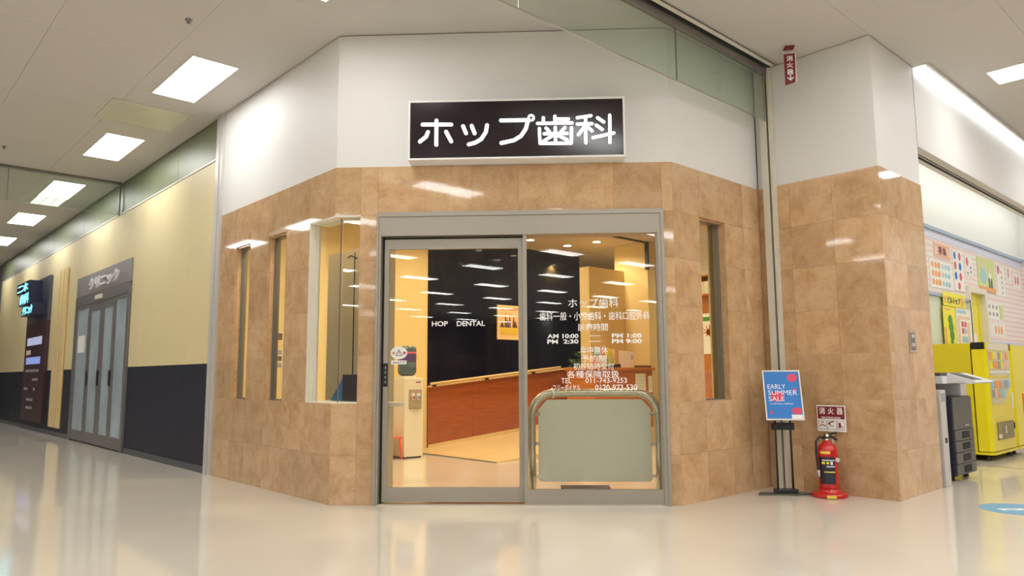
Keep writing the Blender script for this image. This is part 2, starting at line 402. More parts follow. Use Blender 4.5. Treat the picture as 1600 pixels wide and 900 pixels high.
MB().prism([chp(.222, .02), chp(.232, .02), chp(.232, .2), chp(.222, .2)], .873, 2.53).build('stone_reveal', STONE, cw)
# pillar
PX0, PX1, PY0, PY1 = 2.137, 3.325, 3.653, 4.73
wp = struct('wall_pillar', MB().box(PX0, PX1 - .018, PY0 + .018, PY1, 0, HS).box(PX0, PX1 - .006, PY0 + .006, PY1, HS, HC), [WHITEWALL])
grouted(wp)
def psl(x0, x1, z0, z1):
    g = .0007; B(x0 + g, x1 - g, PY0, PY0 + .018, z0 + g, z1 - g).build('stone_slab', STONE, wp)
for c0, c1 in ((PX0, 2.465), (2.465, 2.885), (2.885, PX1)):
    for z0, z1 in zip(rows[:-1], rows[1:]): psl(c0, c1, z0, z1)
for c0, c1 in ((PY0 + .018, 4.193), (4.193, PY1)):
    for z0, z1 in zip(rows[:-1], rows[1:]):
        g = .0007; B(PX1 - .018, PX1, c0 + g, c1 - g, z0 + g, z1 - g).build('stone_slab', STONE, wp)
# shutter guide rail in the recess, shutter track in the ceiling
gr = sroot('trim_1', W0, (2.29, 3.63, 0))
MB().box(2.225, 2.292, 3.585, 3.652, 0, HC).box(2.315, 2.340, 3.585, 3.652, 0, HC).build('guide_rail', mat('rail_cream', (.66, .63, .53), .45), gr)
B(2.292, 2.315, 3.62, 3.65, 0, HC).build('rail_slot', BGAP, gr)
tr = sroot('trim_2', W0, (2.35, 0, HC))
MB().box(2.27, 2.325, -9, 3.6, HC - .085, HC + .001).build('curtain_track', ALU2, tr)
MB().box(2.325, 2.36, -9, 3.6, HC - .02, HC + .001).build('track_slot', BGAP, tr)
MB().box(2.36, 2.40, -9, 3.6, HC - .012, HC + .001).build('track_trim', CREAM, tr)
MB().box(2.40, 2.406, -9, 3.65, HC - .006, HC + .001).build('track_line', ALU2, tr)
# glass smoke curtains
def curtain(X, cuts, label, zb, loc):
    t = thing('smoke_curtain', label, 'glass smoke curtain', at=(X, cuts[0], zb))
    for a, b in zip(cuts[:-1], cuts[1:]):
        B(X - .004, X + .004, min(a, b) + .003, max(a, b) - .003, zb, HC - .02).build('glass_panel', GLSMOKE, t)
    for c in cuts[1:-1]: B(X - .006, X + .006, c - .004, c + .004, zb, HC - .02).build('glass_joint', ALU2, t)
    B(X - .007, X + .007, min(cuts), max(cuts), zb - .004, zb).build('edge_trim', ALU, t)
    return t
t = curtain(2.297, [3.58, 2.03, .13, -1.77, -3.67, -5.57, -7.5], 'long greenish glass smoke curtain hanging above the right shop wall', 3.665, 0)
B(2.288, 2.306, 3.56, 3.58, 3.66, HC - .08).build('end_bracket', ALU, t)
t = curtain(-6.98, [-.02, -1.54, -3.44, -5.34, -7.24], 'clear glass smoke curtain across the left corridor ceiling', 3.715, 0)
B(-7.02, -6.94, -7.24, -.02, HC - .035, HC).build('curtain_track', ALU2, t)
B(-6.99, -6.97, -.04, -.015, 3.70, HC - .03).build('end_post', ALU2, t)

# ------------------------------------------------------------------ left corridor wall
YT = 3.715
wc = struct('wall_corridor', MB().box(-21, -2.86, .03, .2, 0, HC), [FARW])
for a, b in ((-3.75, -2.86), (-6.13, -3.75), (-12.0, -9.55), (-15.0, -12.0), (-18.3, -15.0)):
    B(a + .002, b - .002, 0, .03, 1.26, YT).build('wall_panel', YELLOWP, wc)
    B(a + .002, b - .002, 0, .03, .08, 1.25).build('dado_panel', DADO, wc)
B(-9.548, -6.132, 0, .03, 2.92, YT).build('wall_panel', YELLOWP, wc)
MB().box(-18.3, -9.55, -.006, .03, 0, .08).box(-6.13, -2.86, -.006, .03, 0, .08).build('baseboard_strip', SLATE, wc)
MB().box(-18.3, -9.55, -.004, .02, 1.25, 1.262).box(-6.13, -2.86, -.004, .02, 1.25, 1.262).build('dado_line', BGAP, wc)
B(-18.3, -2.86, -.012, .03, YT, YT + .016).build('top_trim', WHITE, wc)
x = -2.86
for b in (-4.35, -6.95, -9.5, -12, -14.5, -18.3):
    B(b + .004, x - .004, .012, .03, YT + .016, HC).build('clerestory_pane', GREEN, wc); x = b
po = sroot('trim_3', W0, (-2.775, 0, 0))
MB().box(-2.86, -2.775, -.035, .03, 0, HC).build('corner_post', ALUW, po)
MB().box(-2.765, -2.692, -.025, .03, 0, HC).build('corner_post', ALUW, po)
B(-2.778, -2.762, -.01, .03, 0, HC).build('post_slot', ALU2, po)
struct('wall_end', MB().box(-21.2, -20.6, -14, .2, 0, HC), [FARW])
struct('wall_far', MB().box(-24, 26, -29, -28.8, 0, HC).box(25.8, 26, -29, 14.5, 0, HC), [FARW])
struct('wall_opposite_added', MB().box(-24, -6.5, -6.0, -5.8, 0, HC).box(-6.7, -6.5, -29, -6, 0, HC), [FARW])  # unseen wall across the corridor, added dark to dim the left ceiling
# left clinic entrance
d2 = sroot('door_2', W0, (-7.8, 0, 0))
B(-9.52, -6.14, -.02, .03, 2.55, 2.92).build('header_panel', mat('header_grey', (.27, .25, .235), .4), d2)
text('lettering', 'クリニック', -8.55, -6.75, 2.62, 2.83, -.021, WHITE, d2, bold=.02, depth=.03)
MB().box(-9.52, -6.14, -.03, .1, 2.39, 2.55).box(-9.52, -9.38, -.03, .1, 0, 2.39).box(-6.22, -6.14, -.03, .1, 0, 2.39).build('door_frame', DOORM, d2)
B(-9.52, -6.14, -.022, .0, 2.545, 2.56).build('frame_gap', BGAP, d2)
MB().box(-8.0, -7.65, -.07, -.03, 2.42, 2.49).build('door_sensor', CREAM, d2, bevel=.01)
for a, b, y, st in ((-9.38, -8.50, -.024, .06), (-8.50, -7.66, -.022, .13), (-7.66, -6.90, -.022, .13), (-6.90, -6.22, -.024, .06)):
    f = MB().box(a, a + st, y, y + .05, .03, 2.39).box(b - st, b, y, y + .05, .03, 2.39).box(a + st, b - st, y, y + .05, 2.25 if st > .11 else 2.33, 2.39).box(a + st, b - st, y, y + .05, .03, .2).build('door_leaf', DOORM, d2)
    B(a + st, b - st, y + .012, y + .02, .2, 2.33 if st < .11 else 2.25).build('glass', FROST, f)
for x in (-8.42, -7.72, -7.0):
    MB().box(x - .05, x + .05, -.034, -.022, .98, 1.22).build('door_sensor_label', BLACK, d2)
MB().box(-9.2, -8.75, -.018, -.0125, 1.55, 1.85).build('notice', PAPER, d2)
# wooden strips
t = thing('wall_strips', 'three pale wooden strips running up the corridor wall', 'wall trim', at=(-10.7, 0, .15))
B(-11.22, -10.28, -.012, -.001, .16, 3.22).build('backing_strip', mat('amber_groove', (.62, .36, .10), .5), t)
for x in (-11.18, -10.87, -10.56):
    B(x, x + .25, -.035, -.012, .16, 3.24).build('wood_strip', mat('pale_strip', (.80, .62, .30), .5), t)
# dark sign board
t = thing('sign_board', 'tall dark board with lit cyan sign boxes on the far corridor wall', 'sign board', at=(-12.9, 0, .2))
B(-13.95, -11.75, -.06, -.001, .2, 2.3).build('lower_board', BROWN, t)
B(-13.95, -11.75, -.06, -.001, 2.3, 3.24).build('upper_board', SLATE, t)
for (a, b, z0, z1, s) in ((-13.9, -12.5, 2.96, 3.19, '二木'), (-13.55, -12.35, 2.68, 2.95, '歯科'), (-13.15, -11.9, 2.43, 2.66, 'クリニック')):
    o = B(a, b, -.30, -.06, z0, z1).build('sign_box', mat('sign_box_dark', (.01, .015, .05), .3), t)
    text('glowing_lettering', s, a + .1, b - .1, z0 + .02, z1 - .02, -.302, CYAN, o, bold=.03, depth=.004)
B(-13.7, -12.15, -.066, -.06, 1.82, 1.99).build('lit_strip', emis('pale_lit_strip', (.62, .66, .9), .75), t)
B(-13.7, -12.2, -.066, -.06, 1.41, 1.56).build('lit_strip', BLUEGL, t)
B(-13.75, -13.25, -.064, -.06, 1.62, 1.72).build('printed_line', PINKP, t)
pl = MB()
for z, a, b in ((1.24, -13.7, -12.25), (1.05, -12.9, -12.3), (.85, -13.75, -13.35), (.85, -12.75, -12.55), (.62, -13.4, -12.7), (.45, -13.4, -12.75)):
    x = a
    while x < b - .04:
        pl.box(x, min(x + .09, b), -.064, -.06, z, z + .055); x += .12
o = pl.build('small_writing', GREYP, t); o['kind'] = 'stuff'

# ------------------------------------------------------------------ main sign
t = thing('illuminated_sign', 'black box sign with glowing white Japanese characters above the glass door', 'sign', CH, (1.64, -.09, 2.99))
a, b, z0, z1 = .686, 2.60, 2.99, 3.535
MB().box(a, b, -.18, -.001, z0, z0 + .018).box(a, b, -.18, -.001, z1 - .018, z1).box(a, a + .018, -.18, -.001, z0 + .018, z1 - .018).box(b - .018, b, -.18, -.001, z0 + .018, z1 - .018).build('housing', WHITE, t, bevel=.003)
fa = B(a + .018, b - .018, -.172, -.15, z0 + .018, z1 - .018).build('face', SIGNB, t)
def sg(X, Y):
    u = (X - 90) / 1392.; v = (Y - (140 - 28 * u)) / 349.
    return (.704 + u * (2.576 - .704), 3.505 - v * (3.505 - 3.010))
chars = [
 [[(172, 272), (362, 272)], [(264, 246), (264, 402)], [(208, 320), (196, 350), (155, 382)], [(328, 318), (362, 380)]],
 [[(440, 282), (460, 328)], [(497, 280), (516, 328)], [(598, 276), (590, 320), (560, 365), (520, 388), (478, 399)]],
 [[(690, 245), (868, 243)], [(868, 243), (852, 300), (820, 345), (775, 372), (692, 390)], 'o'],
 [[(968, 228), (968, 262)], [(1043, 218), (1043, 262)], [(1043, 236), (1132, 236)], [(930, 264), (1155, 261)], [(941, 297), (945, 392), (1148, 390), (1150, 292)],
  [(1045, 290), (1045, 388)], [(972, 330), (1122, 328)], [(985, 294), (1006, 316)], [(1108, 291), (1084, 316)], [(1030, 340), (970, 376)], [(1062, 340), (1122, 370)]],
 [[(1190, 228), (1278, 215)], [(1190, 268), (1285, 266)], [(1243, 224), (1243, 388)], [(1236, 285), (1195, 336)], [(1255, 285), (1284, 312)],
  [(1322, 228), (1362, 255)], [(1312, 275), (1350, 302)], [(1290, 355), (1425, 325)], [(1401, 212), (1399, 385)]]]
for ch in chars:
    mb = MB()
    for st in ch:
        if st == 'o':
            st = [(888 + 17 * math.cos(i * math.pi / 8), 228 + 17 * math.sin(i * math.pi / 8)) for i in range(17)]
            mb.stroke([sg(*p) for p in st], .018, -.176, -.172)
        else: mb.stroke([sg(*p) for p in st], .0315 if len(ch) < 6 else .0265, -.176, -.172)
    mb.build('glowing_character', GLOW, fa)

# ------------------------------------------------------------------ automatic glass door
d1 = sroot('door_1', CH, (1.66, 0, 0))
MB().box(.40, 2.925, -.02, .16, 2.345, 2.52).build('header_box', ALU, d1, bevel=.003)
MB().box(.385, 2.932, -.03, .02, 2.52, 2.56).box(.385, .405, -.03, .16, 0, 2.52).box(.405, .425, -.02, .16, 0, 2.345).build('door_frame', ALU, d1)
MB().box(2.905, 2.932, -.03, .16, 0, 2.52).box(2.875, 2.905, -.02, .16, 0, 2.345).build('jamb', ALU, d1)
MB().box(.425, 2.875, -.01, .16, 0, .012).build('threshold', STEEL, d1)
MB().box(.425, 1.72, .13, .16, 2.25, 2.345).box(.425, .44, .06, .16, 0.012, 2.345).build('door_gap', BGAP, d1)
lf = MB().box(.445, .487, .05, .09, .02, 2.325).box(1.645, 1.69, .05, .09, .02, 2.325).box(.487, 1.645, .05, .09, 2.235, 2.325).box(.487, 1.645, .05, .09, .02, .142).build('sliding_leaf', ALU, d1)
B(.487, 1.645, .066, .074, .142, 2.235).build('glass', GLDOOR, lf)
ff = MB().box(1.69, 1.722, -.005, .045, .012, 2.345).box(2.863, 2.875, -.005, .045, .012, 2.345).box(1.722, 2.863, -.005, .045, .012, .132).build('fixed_leaf', ALU, d1)
B(1.722, 2.863, .016, .024, .132, 2.345).build('glass', GLDOOR, ff)
B(.447, .487, .044, .05, 1.01, 1.215).build('sensor_label', BLACK, lf)
for i in range(4): B(.462, .472, .0425, .044, 1.04 + i * .042, 1.06 + i * .042).build('label_mark', GREYP, lf)
# lettering on the glass (applied to the inner leaf)
S = 1.861
LET = mat('white_vinyl', (.92, .92, .92), .5)
def tx(par, s, xa, xb, za, zb, y, bold=.004, **k): return text('lettering', s, xa + S, xb + S, za, zb, y, LET, par, bold=bold, depth=.0012, **k)
tx(lf, 'HOP', -.988, -.845, 1.54, 1.585, .0655, .02); tx(lf, 'DENTAL', -.765, -.513, 1.54, 1.585, .0655, .02)
yf = .0155
tx(ff, 'ホップ歯科', .225, .665, 1.69, 1.772, yf)
tx(ff, '歯科一般・小児歯科・歯科口腔外科', -.029, .934, 1.578, 1.652, yf, .006)
tx(ff, '診療時間', .306, .566, 1.484, 1.551, yf, .006)
for z, l, r in ((1.422, 'AM 10:00', 'PM 1:00'), (1.374, 'PM  2:30', 'PM 9:00')):
    tx(ff, l, .037, .309, z, z + .038, yf, .03); tx(ff, r, .60, .858, z, z + .038, yf, .03)
    B(.40 + S, .50 + S, yf - .0012, yf, z + .017, z + .022).build('lettering', LET, ff)
tx(ff, '年中無休', .325, .562, 1.284, 1.35, yf, .006)
tx(ff, '予約制', .329, .549, 1.213, 1.277, yf, .006)
tx(ff, '初診随時受付', .261, .614, 1.146, 1.206, yf, .006)
tx(ff, '各種保険取扱', .205, .657, 1.076, 1.140, yf, .006)
tx(ff, 'TEL', .154, .242, 1.032, 1.076, yf); tx(ff, '011-743-9253', .364, .721, 1.032, 1.076, yf)
tx(ff, 'フリーダイヤル', .081, .318, .966, 1.022, yf); tx(ff, '0120-973-530', .446, .808, .968, 1.018, yf)
# stickers
t = thing('warning_sticker', 'oval white warning sticker with a triangle on the sliding glass door', 'sticker', CH, (-1.28 + S, .065, 1.25))
MB().disc(-1.28 + S, 1.307, .075, .057, .0650, .0656).build('sheet', PAPER, t)
MB().stroke([(-1.308 + S, 1.283), (-1.28 + S, 1.335), (-1.252 + S, 1.283), (-1.308 + S, 1.283)], .005, .0643, .065).stroke([(-1.28 + S, 1.298), (-1.28 + S, 1.318)], .005, .0643, .065).build('triangle_mark', BLACK, t)
REDPR = mat('red_print', (.6, .03, .05), .5)
text('lettering', '注', -1.343 + S, -1.314 + S, 1.289, 1.319, .0650, REDPR, t, bold=.03, depth=.0006)
text('lettering', '意', -1.246 + S, -1.217 + S, 1.289, 1.319, .0650, REDPR, t, bold=.03, depth=.0006)
t = thing('door_label', 'small white automatic door label below the oval sticker', 'sticker', CH, (-1.28 + S, .065, 1.2))
B(-1.348 + S, -1.212 + S, .0650, .0656, 1.206, 1.240).build('sheet', PAPER, t)
text('lettering', 'Autoドア', -1.335 + S, -1.225 + S, 1.213, 1.233, .0650, BLACK, t, bold=.02, depth=.0006)

# ------------------------------------------------------------------ steel guard barrier behind the fixed pane
t = thing('guard_barrier', 'bent steel tube guard rail holding a grey panel behind the fixed glass', 'barrier', CH, (2.31, .2, 0))
pts = [(1.752, .2, 0.0)] + [(1.752, .2, .5), (1.752, .2, .745)]
for i in range(1, 9): a = math.pi / 2 * i / 8; pts.append((1.752 + .2 - .2 * math.cos(a), .2, .745 + .2 * math.sin(a)))
for i in range(0, 9): a = math.pi / 2 * i / 8; pts.append((2.672 + .2 * math.sin(a), .2, .745 + .2 * math.cos(a)))
pts += [(2.872, .2, .5), (2.872, .2, 0)]
MB().tube(pts, .036, 18).build('bent_tube', STEEL, t)
MB().prism([(1.84, .172), (2.785, .172), (2.805, .19), (2.805, .80), (2.73, .885), (1.89, .885), (1.81, .80), (1.81, .19)], .192, .208, 'y').build('barrier_panel', mat('frosted_panel', (.64, .63, .53), .3, metal=.3, noise=.03, scale=2), t, bevel=.002)
for x, z in ((1.80, .22), (1.80, .5), (1.80, .76), (2.825, .22), (2.825, .5), (2.825, .76)):
    B(x - .03, x + .03, .19, .21, z - .012, z + .012).build('panel_clip', STEEL, t)
MB().tube([(1.945 + .01 * math.cos(i * .7), .2 + .039 * math.cos(i * math.pi / 8), .945 + .039 * math.sin(i * math.pi / 8)) for i in range(17)], .007, 8).build('white_ring', WHITE, t)

# ------------------------------------------------------------------ clinic interior
struct('wall_clinic_left', MB().box(-3.5, -3.3, .2, 3.43, 0, HI), [YWALL])
struct('ceiling_clinic', MB().prism([(-3.5, .2), (-.083, .2), (1.937, 2.22), (1.937, 9), (-5.5, 9), (-5.5, 6.9), (-3.5, 6.9)], HI, HI + .1), [CLCEIL])
struct('wall_clinic_back', MB().box(-5.6, 1.95, 9, 9.1, 0, HI).box(-5.6, -5.5, 6.9, 9, 0, HI), [WHITEWALL])
struct('wall_clinic_right', MB().box(1.92, 1.937, 2.3, 9, 0, .86).box(1.92, 1.937, 3.0, 9, .86, HI).box(1.92, 1.937, 2.3, 3.0, 2.56, HI), [YWALL])
bw = sroot('wall_partition', W0, (-3.3, 5.1, 0))
B(-3.42, -3.30, 3.43, 6.9, .0, HI).build('glass_backing', BGAP, bw)
for a, b in ((3.43, 5.15), (5.15, 6.9)): B(-3.30, -3.29, a + .002, b - .002, .9, HI).build('black_glass_panel', DARKGL, bw)
# ramp and dado
rp = lambda y: max(0, (y - 3.43)) * .083
MB().prism([(3.05, 0.001), (3.05, .012), (3.43, .03), (6.9, .30), (6.9, .001)], -3.29, -1.28, 'x').build('ramp', RAMPM, fl)
MB().box(-3.29, -1.27, 3.035, 3.05, 0.001, .016).build('ramp_edge', ALU2, fl)
da = MB()
for i in range(4):
    y0 = 3.43 + i * .87; y1 = y0 + .866
    MB().prism([(y0, .02), (y1, .02), (y1, .93 + (y1 - 3.43) * .092), (y0, .93 + (y0 - 3.43) * .092)], -3.289, -3.262, 'x').build('dado_board', WOODV, bw)
MB().prism([(3.43, .93), (6.9, 1.249), (6.9, 1.275), (3.43, .956)], -3.289, -3.235, 'x').build('dado_cap', WOODL, bw)
MB().prism([(3.43, .03), (6.9, .31), (6.9, .36), (3.43, .075)], -3.262, -3.252, 'x').build('dado_skirting', RAMPM, bw)
t = thing('handrail', 'thin wooden handrail with black brackets along the black glass wall', 'handrail', at=(-3.2, 3.5, .9))
MB().tube([(-3.19, 3.42, .985), (-3.19, 6.25, 1.244)], .019, 12).build('rail', WOODL, t)
for y in (3.50, 4.55, 5.6): MB().box(-3.289, -3.185, y - .02, y + .02, .935 + (y - 3.43) * .0915, .965 + (y - 3.43) * .0915).box(-3.289, -3.265, y - .03, y + .03, .86 + (y - 3.43) * .0915, .965 + (y - 3.43) * .0915).build('bracket', BLACK, t)
# framed picture on black glass
rxb = RX(-3.288)
t = thing('framed_picture', 'framed painting of trees on the black glass wall', 'picture', rxb, (5.08, 0, 1.68))
MB().box(4.83, 5.36, -.03, -.001, 1.70, 1.735).box(4.83, 5.36, -.03, -.001, 2.24, 2.275).box(4.83, 4.865, -.03, -.001, 1.735, 2.24).box(5.325, 5.36, -.03, -.001, 1.735, 2.24).build('frame', WOODL, t)
B(4.865, 5.325, -.018, -.001, 1.735, 2.24).build('mat_board', mat('picture_sky', (.72, .42, .2), .6), t)
pm = MB().box(4.90, 5.29, -.020, -.018, 1.78, 1.91, m=0).box(4.90, 5.29, -.020, -.018, 2.20, 2.206, m=1)
for x, h, w_ in ((4.94, .08, .05), (5.02, .22, .03), (5.06, .12, .04), (5.11, .2, .03), (5.2, .17, .03), (5.24, .1, .05)): pm.prism([(x - w_, 1.905), (x + w_, 1.905), (x + w_ * .5, 1.905 + h * .7), (x, 1.905 + h * 1.2), (x - w_ * .5, 1.905 + h * .7)], -.021, -.019, 'y', m=1)
pm.build('painted_trees', [mat('picture_meadow', (.62, .42, .03), .6), mat('picture_dark', (.12, .05, .03), .6)], t)
# photos seen through slit 2
rxl = RX(-3.3)
for i, (z, lab) in enumerate(((1.575, 'topmost small photo pinned to the yellow wall behind the second slit'), (1.385, 'second small photo on the yellow wall behind the second slit'), (1.305, 'third small photo on the yellow wall behind the second slit'), (1.215, 'lowest small photo on the yellow wall behind the second slit'))):
    t = thing('pinned_photo', lab, 'photo', rxl, (1.045, 0, z), 'photos on the yellow wall')
    B(1.0, 1.09, -.006, -.001, z, z + .075 + (.03 if i == 0 else 0)).build('sheet', PAPER, t)
    B(1.006, 1.084, -.0075, -.006, z + .006, z + .067 + (.03 if i == 0 else 0)).build('print', [mat('photo_print', (.16, .08, .06), .5), GREYP][i % 2], t)
# downlights
def downlight(x, y, lab):
    t = thing('downlight', lab, 'ceiling light', at=(x, y, HI), group='warm recessed downlights in the clinic')
    MB().lathe([(.062, 0), (.085, 0), (.085, -.006), (.062, -.004)], (x, y, HI), 20).build('trim_ring', WHITE, t)
    MB().lathe([(0, -.003), (.062, -.003)], (x, y, HI), 20).build('lamp', DLM, t)
    l = bpy.data.lights.new('downlight_lamp', 'AREA'); l.shape = 'DISK'; l.size = .12; l.energy = DOWN; l.color = (1, .80, .52); l.spread = R(150)
    o = bpy.data.objects.new('downlight_lamp', l); COL.objects.link(o); o.location = (0, 0, -.012); o.parent = t
downlight(-2.635, 5.0, 'leftmost warm downlight seen through the fixed glass pane')
downlight(-2.61, 5.85, 'second warm downlight from the left behind the fixed pane')
downlight(-2.04, 5.955, 'third warm downlight, near the middle of the fixed pane')
downlight(-2.26, 7.27, 'rightmost warm downlight above the reception partition')
for p in ((-1.2, 3.4), (-2.3, 1.6), (.3, 4.3), (-.9, 1.5), (.9, 3.0), (-.6, 7.6), (-2.4, 3.2), (.9, 5.2), (-1.6, .45), (-.45, .5)):  # the last pair is added to light the nook behind the corner window
    downlight(*p, 'unseen warm downlight in the clinic ceiling, a few added to brighten the corner window')
# water cooler
t = thing('water_cooler', 'beige water cooler with a blue-grey bottle inside the left door', 'water cooler', at=(-2.68, 2.635, 0))
B(-3.0, -2.50, 2.48, 2.79, .02, 1.075).build('body', CREAM, t, bevel=.012)
B(-2.97, -2.53, 2.49, 2.78, 0, .02).build('foot', BLACK, t)
B(-2.503, -2.494, 2.545, 2.755, .66, .92).build('tap_recess', mat('recess_taupe', (.42, .34, .26), .5), t)
for y, c in ((2.60, RED), (2.69, BLUE)):
    o = MB().box(-2.494, -2.465, y - .018, y + .018, .83, .87).lathe([(0, -.05), (.012, -.05), (.014, 0), (0, 0)], (-2.478, y, .83), 10).build('tap', WHITE, t)
    B(-2.466, -2.458, y - .012, y + .012, .80, .83).build('tap_button', c, o)
B(-2.494, -2.47, 2.56, 2.74, .66, .672).build('drip_tray', ALU, t)
B(-2.499, -2.497, 2.66, 2.74, 1.01, 1.025).build('printed_mark', MAROON, t)
MB().lathe([(0, 0), (.125, 0), (.13, .015), (.10, .03), (0, .03)], (-2.68, 2.635, 1.075), 26).build('bottle_collar', CREAM, t)
MB().lathe([(.05, .0), (.10, .02), (.128, .06), (.128, .19), (.120, .20), (.128, .21), (.128, .26), (.128, .38), (.118, .41), (.08, .42), (0, .42)], (-2.68, 2.635, 1.095), 30).build('water_bottle', mat('bottle_blue_grey', (.085, .13, .16), .12), t)
MB().lathe([(.129, .215), (.130, .22), (.130, .30), (.129, .305)], (-2.68, 2.635, 1.095), 30).build('bottle_band', mat('band_purple', (.10, .05, .22), .4), t)
MB().lathe([(.129, .315), (.1305, .32), (.1305, .335), (.129, .34)], (-2.68, 2.635, 1.095), 30).build('bottle_stripe', PINK, t)
# small orange chair
t = thing('child_chair', 'small orange-red child chair beside the water cooler', 'chair', at=(-2.64, 2.25, 0))
cx, cy = -2.64, 2.28
MB().box(cx - .14, cx + .14, cy - .13, cy + .17, .27, .30).build('seat', ORANGE, t, bevel=.01)
for sx, sy in ((-1, -1), (-1, 1), (1, -1), (1, 1)):
    MB().tube([(cx + sx * .12, cy + .02 + sy * .13, .27), (cx + sx * .135, cy + .02 + sy * .145, 0)], [.018, .014], 10).build('leg', ORANGE, t)
MB().tube([(cx - .12, cy - .12, .29), (cx - .125, cy - .14, .48)], .014, 10).tube([(cx + .12, cy - .12, .29), (cx + .125, cy - .14, .48)], .014, 10).build('back_post', ORANGE, t)
MB().box(cx - .15, cx + .15, cy - .155, cy - .13, .42, .53).build('backrest', ORANGE, t, bevel=.012)
# reception partition and counter
pw = struct('wall_reception', MB().box(-2.2, -2.0, 5.70, 6.6, 0, 2.86).box(-2.2, -1.5, 6.6, 9, 0, HI), [YWALL])
MB().box(-1.52, -1.46, 6.56, 6.6, 2.83, HI).box(-1.50, -1.48, 5.3, 6.56, HI - .03, HI - .001).build('black_trim', BLACK, pw)
t = thing('reception_counter', 'orange wooden reception counter with paper notices on its front', 'counter', at=(-1.6, 5.85, 0))
B(-1.98, -1.42, 5.12, 6.54, 0, 1.17).build('counter_body', WOOD, t)
B(-1.99, -1.36, 5.08, 6.55, 1.17, 1.215).build('counter_top', WOOD, t, bevel=.006)
def onc(lab, y0, y1, z0, z1, m):
    t = thing('paper_notice', lab, 'notice', RX(-1.42), ((y0 + y1) / 2, 0, z0), 'notices on the reception counter')
    B(y0, y1, -.004, -.001, z0, z1).build('sheet', m, t)
    mb = MB()
    for i in range(8): mb.box(y0 + .02, y1 - .02, -.0046, -.004, z1 - .05 - i * (z1 - z0 - .08) / 8, z1 - .045 - i * (z1 - z0 - .08) / 8)
    o = mb.build('printed_lines', GREYP, t); o['kind'] = 'stuff'
onc('tall paper notice on the counter front left of the door edge', 6.10, 6.36, .76, 1.12, PAPER)
onc('smaller paper notice on the counter front next to the door edge', 6.43, 6.53, .82, 1.08, PAPER)
t = thing('brochure_rack', 'tiered rack of brochures on the left end of the counter', 'brochure rack', RX(-1.5), (5.42, 0, 1.215))
MB().box(5.16, 5.70, -.0, .12, 1.216, 1.25).box(5.16, 5.70, .10, .12, 1.25, 1.52).box(5.15, 5.165, 0, .12, 1.216, 1.5).box(5.695, 5.71, 0, .12, 1.216, 1.5).build('rack', WOODL, t)
for i in range(4):
    for j in range(2):
        B(5.18 + i * .13, 5.29 + i * .13, .03 + j * .04, .036 + j * .04, 1.25 + j * .12, 1.40 + j * .12).build('brochure', [OPR, LGREEN, YPR, PEACH, LBLUE, PINKP, PAPER, OPR][(i * 3 + j) % 8], t)
t = thing('standing_card', 'large pale pink card standing on the reception counter', 'card', RX(-1.45), (6.0, 0, 1.215))
MB().prism([(5.75, 1.217), (6.12, 1.217), (6.12, 1.47), (5.75, 1.48)], .0, .008, 'y').build('card', PINKP, t)
MB().stroke([(6.04, 1.33), (6.06, 1.42)], .008, -.001, 0).stroke([(6.075, 1.34), (6.085, 1.40)], .008, -.001, 0).build('pen_mark', NAVY, t)
t = thing('tray', 'flat dark tray on the right end of the counter', 'tray', at=(-1.5, 6.4, 1.215))
MB().box(-1.62, -1.42, 6.22, 6.52, 1.216, 1.226).box(-1.62, -1.61, 6.22, 6.52, 1.226, 1.25).box(-1.43, -1.42, 6.22, 6.52, 1.226, 1.25).box(-1.61, -1.43, 6.22, 6.23, 1.226, 1.25).box(-1.61, -1.43, 6.51, 6.52, 1.226, 1.25).build('tray_body', mat('dark_tray', (.12, .05, .03), .4), t)
t = thing('card_reader', 'small black device on the counter beside the brochure rack', 'device', at=(-1.45, 5.5, 1.215))
MB().prism([(5.45, 1.216), (5.72, 1.216), (5.72, 1.27), (5.45, 1.24)], -1.47, -1.40, 'x').build('casing', BLACK, t)
t = thing('low_cabinet', 'grey-green low cabinet at the end of the ramp wall', 'cabinet', at=(-3.0, 7.05, 0))
B(-3.28, -2.75, 6.92, 7.4, .0, 1.3).build('cabinet_body', mat('sage_panel', (.20, .27, .20), .5), t)
t = thing('potted_plant', 'leafy green pot plant beside the black glass wall', 'plant', at=(-2.98, 6.55, .31))
MB().box(-3.12, -2.84, 6.41, 6.69, .30, .98).build('plant_stand', WOODV, t)
MB().lathe([(0, 0), (.09, 0), (.12, .18), (.11, .18), (.09, .16), (0, .16)], (-2.98, 6.55, .98), 20).build('pot', WHITE, t)
lf_ = MB()
for i in range(90):
    a = random.uniform(0, 6.28); r_ = random.uniform(.02, .19); z = 1.16 + random.uniform(0, .30) * (1.25 - r_ * 3)
    c = Vector((-2.98 + r_ * math.cos(a), 6.55 + r_ * math.sin(a), z)); d = Vector((math.cos(a), math.sin(a), random.uniform(-.3, .8))).normalized(); sdv = d.cross(Vector((0, 0, 1))).normalized() * .028; L_ = random.uniform(.07, .11)
    up = Vector((0, 0, .012))
    lf_.add([c, c + d * L_ * .5 + sdv + up, c + d * L_, c + d * L_ * .5 - sdv + up, c + d * L_ * .5 - up], [(0, 1, 4), (1, 2, 4), (2, 3, 4), (3, 0, 4)], 0)
o = lf_.build('foliage', LEAF, t); o['kind'] = 'stuff'
